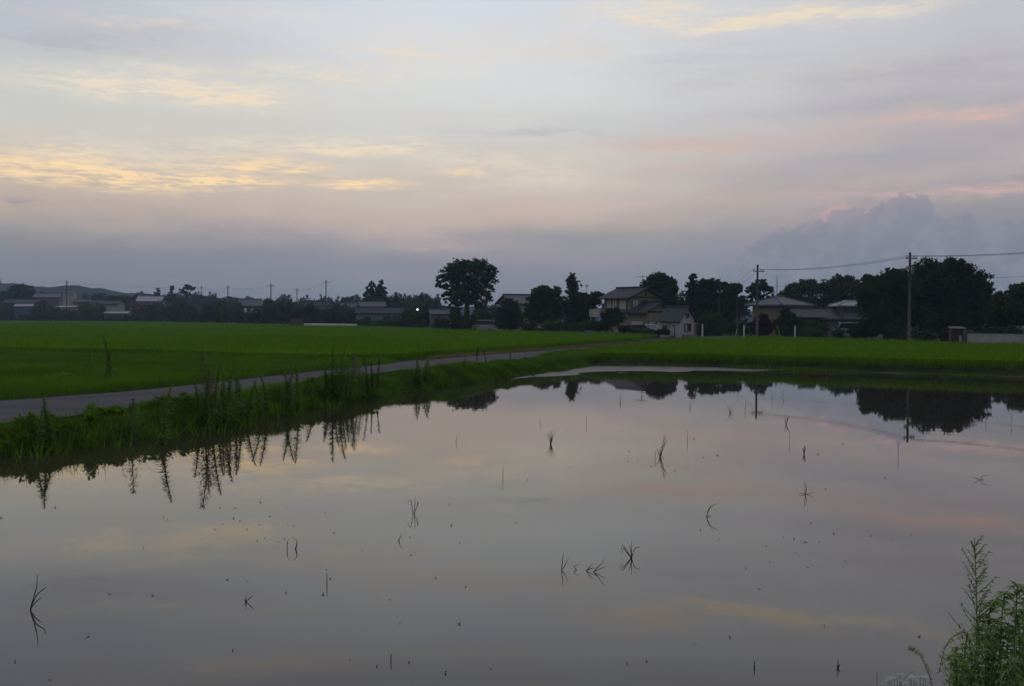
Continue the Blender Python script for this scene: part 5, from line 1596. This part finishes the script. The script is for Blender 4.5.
LC = 'tussock of long arching grass blades on the bank edge'
gC = random.Random(31)
for k in range(46):
    px = 8 + k * 12.0 + gC.uniform(-6, 6)
    py = float(np.interp(px, [0, 75, 150, 250, 330, 400, 480, 560], [436, 430, 420, 405, 391, 381, 369, 361])) + gC.uniform(-6, 5)
    weed(px, py, py - gC.uniform(9, 20) * (1 - px / 1100), LC, 'culm', 'grass tussocks on the bank edge', 1.5)
def bush_at(px, py, ytop, wpx, label, mat, zb=0.42):
    D = gp(px, py, zb).y
    tree('bush', px, ytop, wpx, D, label, 'shrub', zb=zb, mat=mat)
bush_at(110, 381, 366, 20, 'dark bushy weed clump in the meadow beyond the lane', 'weed')
bush_at(60, 380, 371, 34, 'low dull green patch of shrub in the meadow at the left', 'weed')
weed(110, 383, 334, 'very tall thin weed standing out of the meadow clump beyond the lane', 'leafy', 'weeds in the meadow beyond the lane')
weed(106, 383, 350, 'shorter weed leaning beside the very tall thin one in the meadow', 'leafy', 'weeds in the meadow beyond the lane')
weed(88, 372, 345, 'thin weed left of the meadow clump', 'leafy', 'weeds in the meadow beyond the lane')

# ------------------------------------------------------------------ stubble sprigs standing in the water
def sprig(px, py, stems, label, group=None, w=0.011, cat='stubble sprig'):
    """stems: (dx, dy) pixel outlines from the foot at (px, py) on the water"""
    p = gp(px, py, 0.0)
    D = p.y
    k = D / F_
    t = thing('stubble_sprig', label, cat, (p.x, p.y, 0.0), 0, group)
    g = random.Random(int(px * 13 + py))
    for i, s in enumerate(stems):
        pts = [Vector((dx * k, g.uniform(-.3, .3) * abs(dx) * k * (j > 0), dy * k)) for j, (dx, dy) in enumerate(s)]
        # smooth the outline
        fine = []
        for a in range(len(pts) - 1):
            P_ = [pts[max(a - 1, 0)], pts[a], pts[a + 1], pts[min(a + 2, len(pts) - 1)]]
            for u in (0, .25, .5, .75):
                fine.append(0.5 * ((2 * P_[1]) + (-P_[0] + P_[2]) * u + (2 * P_[0] - 5 * P_[1] + 4 * P_[2] - P_[3]) * u * u + (-P_[0] + 3 * P_[1] - 3 * P_[2] + P_[3]) * u ** 3))
        fine.append(pts[-1])
        ww = max(w * 0.75, D * 0.00034)
        n = len(fine)
        rad = [ww * 0.55 * (1 - 0.75 * (j / (n - 1)) ** 2) for j in range(n)]
        fine[0] = fine[0] + Vector((0, 0, -0.05))
        MB().tube(fine, rad, 5).build('stalk', M['stubble'], t, smooth=True)

sprig(413, 513.5, [[(0, 0), (-1, 8), (-3, 14), (-6, 9)], [(1, 0), (2, 9), (2, 17)], [(1, 0), (4, 7), (5, 12), (5, 4)]], 'sprig of three upright dark blades left of the middle of the water')
sprig(551, 444, [[(0, 0), (-1, 7), (-4, 12)], [(0, 0), (1, 8), (1, 14)], [(0, 0), (2, 7), (4, 13)], [(0, 0), (0, 8), (-1, 13)], [(-.5, 0), (-2, 6), (-5, 10)]], 'fan shaped tuft of cut stalks in the middle of the water', w=0.016)
sprig(660, 457, [[(0, 0), (2, 8), (3, 14), (6, 24)], [(0, 0), (-2, 6), (-3, 9)], [(1, 3), (4, 12), (3, 22)], [(0, 0), (1, 9), (6, 15), (5, 20)]], 'tall bent sprig right of the fan shaped tuft', w=0.016)
sprig(655, 459, [[(0, 0), (.3, 6), (-.2, 9)]], 'single straight blade just left of the tall bent sprig')
sprig(706.5, 516.5, [[(0, 0), (2, 7), (6, 13)], [(0, 0), (4, 9), (12, 14)], [(0, 0), (2, .8), (5, .6)]], 'forked sprig leaning right over the pink reflection')
sprig(805, 494.5, [[(0, 0), (0, 7), (-1, 14)], [(0, 0), (-3, 1.0), (-6, 1.0)], [(0, 0), (1.5, 6), (0, 12)], [(0, 0), (4, .8), (8, 3)]], 'sprig with a dark knot and flat floating leaves right of the forked sprig')
sprig(804, 454, [[(0, 0), (0, 4), (.5, 9)], [(0, 0), (-1, 5), (-2, 6)], [(0, 0), (1, 5), (1, 8)]], 'stubby dark sprig above the flat floating leaves', w=0.018)
sprig(786, 424, [[(0, 0), (-1, 5), (-1, 9)], [(0, 0), (2, 5), (3, 8)], [(0, 0), (1, 4), (1, 9)]], 'square looking dark stub of stalks under the pole reflection', w=0.02)
sprig(789.5, 441, [[(0, 0), (0, 6), (.3, 12)]], 'thin faint blade right below the square looking stub')
sprig(561.5, 570, [[(0, 0), (1, 9), (2, 18)], [(0, 0), (3, 4), (7, 12)]], 'straight upright blade at the left of a row of bent leaves')
sprig(577, 570, [[(0, 0), (-3, 3), (2, 6)]], 'little bent leaf next to the straight upright blade')
sprig(586, 571, [[(0, 0), (4, 5), (7, 8)], [(0, 0), (5, 2.5), (10, 4)]], 'low spread of two leaves in the middle of the row of bent leaves')
sprig(593, 572, [[(0, 0), (5, 5), (12, 14)], [(0, 0), (6, 3), (13, 6)]], 'rightmost and longest leaves of the row of bent leaves')
sprig(631.5, 558, [[(0, 0), (0, 8), (0, 17)], [(0, 0), (-4, 6), (-9, 13), (-11, 6)], [(0, 0), (-6, 7), (-8, 10), (-10, 4)], [(0, 0), (3, 9), (7, 11), (9, 10)], [(0, 0), (-1, 8), (-3, 14)]], 'ring shaped sprig of arching blades right of the row of bent leaves')
sprig(295, 549, [[(0, 0), (2, 6), (1, 9), (-3, 12)], [(1, 0), (2, 5), (2, 8)], [(-8, 0), (-7, 8), (-5, 11)]], 'curved hook shaped stem in the left half of the water')
sprig(30, 610, [[(0, 0), (4, 14), (8, 26), (8, 37)], [(0, 0), (6, 14), (12, 20), (18, 24)], [(0, 0), (6, 8), (12, 13)]], 'forked bare twig standing near the lower left corner', w=0.014)
sprig(246, 602, [[(0, 0), (0, 8)], [(0, 0), (4, 4), (8, 7)], [(0, 0), (-2, 3)]], 'tiny faint forked sprig in the lower left water')
sprig(327, 585, [[(0, 0), (0, 7), (0, 13)]], 'faint hair thin blade in the lower left water')
sprig(399, 541, [[(0, 0), (1, 4), (3, 8)], [(0, 0), (-1, 2)]], 'tiny knot with one blade below the three upright blades')
sprig(503, 478, [[(0, 0), (0, 6), (0, 12)]], 'short faint blade left of the fan shaped tuft')
sprig(730, 413, [[(0, 0), (-2, 6), (-3, 9)], [(0, 0), (2, 6), (6, 10)], [(0, 0), (0, 8)], [(0, 0), (5, 4)]], 'far spiky tuft left of the taller pole reflection')
sprig(687.5, 441, [[(0, 0), (0, 6), (0, 11)]], 'far single blade left of the reflections of the poles')
sprig(620.5, 402, [[(0, 0), (0, 4), (.5, 8)], [(0, 0), (-1.5, 5)]], 'far small pair of blades near the muddy shore')
sprig(586.5, 424, [[(0, 0), (0, 5), (0, 9)]], 'far single blade left of the middle, under the shore')
sprig(745, 410, [[(0, 0), (.5, 5), (1, 9)]], 'far blade just right of the spiky tuft')
sprig(763, 393, [[(0, 0), (0, 4), (1, 7)], [(0, 0), (-1, 3)]], 'far blade beside the taller pole reflection')
sprig(772, 400, [[(0, 0), (0, 5), (-.5, 10)]], 'far faint blade right of the taller pole reflection')
sprig(781.5, 397, [[(0, 0), (2, 3), (2, 6), (0, 8)]], 'far bracket shaped stem under the dark tree reflection')
sprig(898, 456, [[(0, 0), (.3, 8), (0, 15)]], 'thin straight blade below the right pole reflection')
sprig(1010, 424, [[(0, 0), (2, 5), (1, 9), (-1, 12)]], 'far curved stem near the right edge')
sprig(986, 420, [[(0, 0), (0, 6), (0, 12)]], 'far hair thin blade left of the curved stem at the right')
sprig(980, 480, [[(0, 0), (3, 4), (7, 5)], [(0, 0), (-5, 2), (-8, 4)], [(0, 0), (2, .8), (4, .4)]], 'low sprawling sprig near the right edge')
sprig(838, 668, [[(0, 0), (0, 5), (-.5, 9)], [(0, 0), (2, 4)], [(0, 0), (-2, 3)]], 'small cross shaped weed in the lower right water')
sprig(754, 668, [[(0, 0), (.5, 4), (0, 8)], [(0, 0), (1, 2)]], 'tiny dark upright stub in the lower right water')
sprig(391, 662, [[(0, 0), (0, 5), (1, 9)]], 'tiny faint blade low in the middle of the water')
sprig(690, 408, [[(0, 0), (0, 4)], [(0, 0), (1, 5)]], 'far pair of specks of stalk left of the spiky tuft')
sprig(540, 424, [[(0, 0), (0.4, 3), (0.2, 5)]], 'far very short blade left of the middle')
sprig(456, 442, [[(0, 0), (0.4, 4), (1.2, 7)]], 'small blade below the reflection of the bank weeds')

# scraps of straw and leaf afloat
g = np.random.default_rng(5)
spots = [(g.uniform(0, 1024), 400 + 280 * g.uniform(0, 1) ** 1.0) for _ in range(60)]
for cx, cy, n in ((260, 520, 14), (810, 545, 18), (450, 520, 8), (190, 520, 8), (330, 580, 9), (690, 450, 10), (640, 455, 6)):
    spots += [(cx + g.normal(0, 38), cy + g.normal(0, 12)) for _ in range(n)]
q = []
for px, py in spots:
    p = gp(px, py, 0.003)
    if not inside(np.array([p.x]), np.array([p.y]), LAND)[0]: continue
    if poly_dist(np.array([p.x]), np.array([p.y]), LAND)[0] < 0.4: continue
    ln = g.uniform(0.004, 0.022) * (1 + p.y / 20); wd_ = g.uniform(0.002, 0.006) * (1 + p.y / 20)
    a = g.uniform(0, PI)
    u = Vector((math.cos(a), math.sin(a), 0)); v = Vector((-math.sin(a), math.cos(a), 0))
    z0, z1 = 0.003, 0.003 + g.uniform(0, 0.018)
    c = Vector((p.x, p.y, z0)); e = Vector((0, 0, z1 - z0))
    q.append([c - u * ln - v * wd_ * .4, c - v * wd_ , c + u * ln + e, c + v * wd_])
    q.append([c - u * ln * .3 - v * wd_ + e * .6, c + u * ln * .4 - v * wd_ * 1.2 + e, c + u * ln * .5 + v * wd_ + e * .3, c - u * ln * .2 + v * wd_ * 1.1])
tag(link('floating_debris', quads_mesh('floating_debris', np.array([[tuple(p) for p in f] for f in q]), M['debris'])), 'scattered dark scraps of straw and leaf afloat on the water', 'debris', kind='stuff')

# ------------------------------------------------------------------ plants on the near bank, lower right corner
def near_base(px, D):
    x = xat(px, D)
    return Vector((x, D, float(height(np.array([x]), np.array([D]))[0]) - 0.02))

def near_weed(px_top, py_top, D, px_foot, label, seed, spire=0.45, nleaf=60, leaf=0.11, mat='weed_near', width=0.011):
    g = random.Random(seed)
    top = at(px_top, py_top, D)
    base = near_base(px_foot, D)
    t = thing('horseweed', label, 'weed', tuple(base))
    H = top - base
    def sp(u): return Vector((H.x * u ** 1.3 + 0.012 * math.sin(u * 9 + seed), 0.008 * math.sin(u * 7), H.z * u))
    MB().tube([sp(i / 14) for i in range(15)], [0.0062 * (1 - 0.8 * i / 14) for i in range(15)], 7).build('stem', M[mat], t, smooth=True)
    q = []
    for k in range(nleaf):                                      # narrow leaves up the stem
        u = 0.12 + (1 - spire - 0.10) * k / nleaf
        az = k * 2.399 + g.uniform(-.3, .3)
        ln = leaf * (1.0 - 0.55 * u) * g.uniform(0.7, 1.25)
        pts = leaf_arc(sp(u), az, g.uniform(0.25, 0.8), ln, g.uniform(0.3, 1.0), 6)
        q += ribbon_quads(pts, width * g.uniform(0.8, 1.2), Vector((-math.sin(az), math.cos(az), 0.25)).normalized())
    link('leaves', quads_mesh('leaves', np.array([[tuple(p) for p in f] for f in q]), M[mat]), t)
    q = []
    br = MB()
    nb = 64
    for k in range(nb):                                         # the airy spire: side shoots with tiny leaves and buds
        u = 1 - spire + spire * 0.97 * k / nb
        az = k * 2.399 + g.uniform(-.4, .4)
        ln = (0.145 * (1 - (u - 1 + spire) / spire) ** 0.7 + 0.018) * g.uniform(0.6, 1.15)
        pts = leaf_arc(sp(u), az, g.uniform(0.6, 0.95), ln, -0.22, 5)
        br.tube(pts, [0.0018, 0.0015, 0.0013, 0.0011, 0.0009, 0.0006], 4)
        for i in range(1, 6):
            for s_ in range(2):
                a2 = az + (1 if s_ else -1) * g.uniform(0.5, 1.3)
                lp = leaf_arc(pts[i], a2, g.uniform(0.2, 0.9), g.uniform(0.012, 0.030) * (0.7 + ln * 4), 0.3, 2)
                q += ribbon_quads(lp, 0.0075, Vector((-math.sin(a2), math.cos(a2), 0.3)).normalized())
        lp = leaf_arc(sp(u), az + .5, 0.5, ln * 0.8 + .012, 0.4, 4)
        q += ribbon_quads(lp, 0.0046, Vector((-math.sin(az), math.cos(az), 0.25)).normalized())
    br.build('side_shoots', M[mat], t, smooth=True)
    link('flower_spike', quads_mesh('flower_spike', np.array([[tuple(p) for p in f] for f in q]), M[mat]), t)

near_weed(977, 538, 3.6, 971, 'tall slender weed with an airy spire, rising in the lower right corner', 1, 0.44, 110, 0.15, 'weed_near', 0.016)

def leafy_clump(label, D, feet, seed, nstem, mat='weed_near'):
    """a leafy branching plant: arching stems hung with drooping narrow leaves; feet = (px_top, py_top) list"""
    g = random.Random(seed)
    c = near_base(feet[0][2], D)
    t = thing('mugwort', label, 'weed', tuple(c))
    st = MB(); q = []
    for (px, py, pf) in feet:
        top = at(px, py, D + g.uniform(-.15, .15)) - c
        f = near_base(pf, D + g.uniform(-.1, .1)) - c
        mid = Vector((f.x + (top.x - f.x) * .2 + g.uniform(-.06, .06), (f.y + top.y) / 2 + g.uniform(-.05, .05), f.z + (top.z - f.z) * g.uniform(.85, 1.15)))
        pts = []
        for i in range(13):
            u = i / 12
            pts.append(f * (1 - u) ** 2 + mid * 2 * u * (1 - u) + top * u * u)
        st.tube(pts, [0.005 * (1 - .75 * i / 12) for i in range(13)], 5)
        n = 62
        for k in range(n):
            u = 0.18 + 0.82 * k / n
            p = f * (1 - u) ** 2 + mid * 2 * u * (1 - u) + top * u * u
            az = k * 2.399 + g.uniform(-.5, .5)
            ln = g.uniform(0.045, 0.095) * (1.1 - 0.4 * u)
            lp = leaf_arc(p, az, g.uniform(0.0, 0.7), ln, g.uniform(0.4, 1.1), 5)
            sd_ = Vector((-math.sin(az), math.cos(az), g.uniform(-.2, .5))).normalized()
            q += ribbon_quads(lp, g.uniform(.009, .015), sd_)
            for s_ in (-1, 1):                                 # side lobes
                a2 = az + s_ * g.uniform(.5, .9)
                lp2 = leaf_arc(lp[1], a2, 0.2, ln * .55, .6, 3)
                q += ribbon_quads(lp2, .008, Vector((-math.sin(a2), math.cos(a2), .2)).normalized())
    st.build('stems', M[mat], t, smooth=True)
    link('leaves', quads_mesh('leaves', np.array([[tuple(p) for p in f] for f in q]), M[mat]), t)

leafy_clump('dense leafy plant with drooping tips filling the lower right corner', 3.5,
            [(1006, 594, 1003), (1018, 588, 1012), (1030, 592, 1024), (998, 606, 995), (1044, 600, 1036), (1012, 610, 1008), (1022, 612, 1018), (1002, 630, 1000), (1016, 636, 1014), (1032, 622, 1030), (990, 640, 992), (1008, 655, 1006), (1026, 650, 1024), (1018, 665, 1016), (999, 662, 998), (1040, 640, 1040), (1010, 625, 1015), (1028, 606, 1022)], 3, 18)
leafy_clump('bushy low weed with upright leaves at the foot of the tall slender weed', 3.55,
            [(968, 632, 970), (958, 648, 962), (978, 626, 976), (985, 618, 982), (962, 664, 964), (975, 650, 973), (987, 645, 986), (952, 660, 957), (980, 668, 980), (970, 672, 968), (990, 630, 988), (955, 674, 956)], 8, 12)

def grass_stem(label, pts_px, D, seed, head=True, w=0.006):
    pts = [at(px, py, D) for px, py in pts_px]
    b = near_base(pts_px[0][0], D)
    pts = [b] + [b.lerp(pts[0], f_) for f_ in (.4, .7, .88, .96)] + pts
    t = thing('wild_grass_stem', label, 'grass stem', tuple(b))
    loc = [p - b for p in pts]
    fine = []
    for a in range(len(loc) - 1):
        P_ = [loc[max(a - 1, 0)], loc[a], loc[a + 1], loc[min(a + 2, len(loc) - 1)]]
        for u in (0, .2, .4, .6, .8):
            fine.append(0.5 * ((2 * P_[1]) + (-P_[0] + P_[2]) * u + (2 * P_[0] - 5 * P_[1] + 4 * P_[2] - P_[3]) * u * u + (-P_[0] + 3 * P_[1] - 3 * P_[2] + P_[3]) * u ** 3))
    fine.append(loc[-1])
    n = len(fine)
    MB().tube(fine, [w * .35 * (1 - .6 * i / n) for i in range(n)], 5).build('stem', M['weed_near'], t, smooth=True)
    if head:
        g = random.Random(seed)
        q = []
        for i in range(int(n * .55), n):
            for k in range(5):
                az = g.uniform(0, 6.28)
                lp = leaf_arc(fine[i] + Vector((g.uniform(-.004, .004), 0, g.uniform(-.004, .004))), az, g.uniform(-.5, .8), g.uniform(.010, .020), .4, 2)
                q += ribbon_quads(lp, .004, Vector((-math.sin(az), math.cos(az), .3)).normalized())
        link('seed_head', quads_mesh('seed_head', np.array([[tuple(p) for p in f] for f in q]), M['weed_near']), t)
    return t
grass_stem('arching seed stem bending left beside the small white flowers', [(933, 690), (928, 672), (921, 657), (914, 650), (909, 648)], 3.5, 4)
grass_stem('long drooping blade arching left from the foot of the tall slender weed', [(972, 660), (966, 634), (954, 636), (945, 648), (939, 672)], 3.5, 5, True, 0.008)
grass_stem('bent grass blade hanging beside the bushy low weed', [(956, 680), (952, 664), (951, 656), (953, 668)], 3.45, 6, True)
grass_stem('thin upright grass blade left of the small white flowers', [(877, 690), (877, 680), (877, 672)], 3.45, 7, False)
grass_stem('thin slanting grass blade above the small white flowers', [(898, 690), (905, 678), (913, 671)], 3.45, 9, False)
# small white flowers
D = 3.4
c = near_base(905, D)
t = thing('white_flower_weed', 'low weed with clusters of tiny white flowers at the bottom edge', 'flower', tuple(c))
g = random.Random(12)
st = MB(); q = []; lf = []
for k in range(19):
    p = at(888 + k * 2.1 + g.uniform(-1.5, 1.5), 677 + 2.0 * math.sin(k * 1.7) + g.uniform(-1, 6), D + g.uniform(-.08, .08)) - c
    f = Vector((p.x * .5, p.y * .4, 0))
    st.tube([f, f.lerp(p, .5) + Vector((.01, 0, .01)), p], [.0014, .0010, .0007], 4)
    for m_ in range(14):
        a = g.uniform(0, 6.28); r_ = 0.010 * math.sqrt(g.random())
        o_ = p + Vector((math.cos(a) * r_, math.sin(a) * r_, g.uniform(-.003, .003)))
        for pe in range(5):
            az = pe * 1.2566 + a
            lp = leaf_arc(o_, az, .4, .0046, .2, 2)
            q += ribbon_quads(lp, .0034, Vector((-math.sin(az), math.cos(az), .1)).normalized())
    for m_ in range(44):
        u = 0.35 + 0.65 * g.random(); az = g.uniform(0, 6.28)
        lp = leaf_arc(f.lerp(p, u * .9), az, .4, g.uniform(.02, .045), .5, 3)
        lf += ribbon_quads(lp, .009, Vector((-math.sin(az), math.cos(az), .2)).normalized())
st.build('stems', M['weed_near'], t, smooth=True)
link('leaves', quads_mesh('leaves', np.array([[tuple(p) for p in f] for f in lf]), M['weed_near']), t)
link('petals', quads_mesh('petals', np.array([[tuple(p) for p in f] for f in q]), M['petal']), t)

# ------------------------------------------------------------------ render settings
SC.view_settings.view_transform = 'Standard'
SC.view_settings.look = 'None'
SC.view_settings.exposure = 0.0
SC.view_settings.gamma = 1.0
SC.view_settings.use_curve_mapping = False
SC.render.engine = 'CYCLES'
cy = SC.cycles
cy.max_bounces = 6
cy.diffuse_bounces = 3
cy.glossy_bounces = 3
cy.transmission_bounces = 3
cy.volume_bounces = 0
cy.use_denoising = True
try:
    cy.denoiser = 'OPENIMAGEDENOISE'
    cy.denoising_input_passes = 'RGB_ALBEDO_NORMAL'
except Exception:
    pass
cy.caustics_reflective = False
cy.caustics_refractive = False
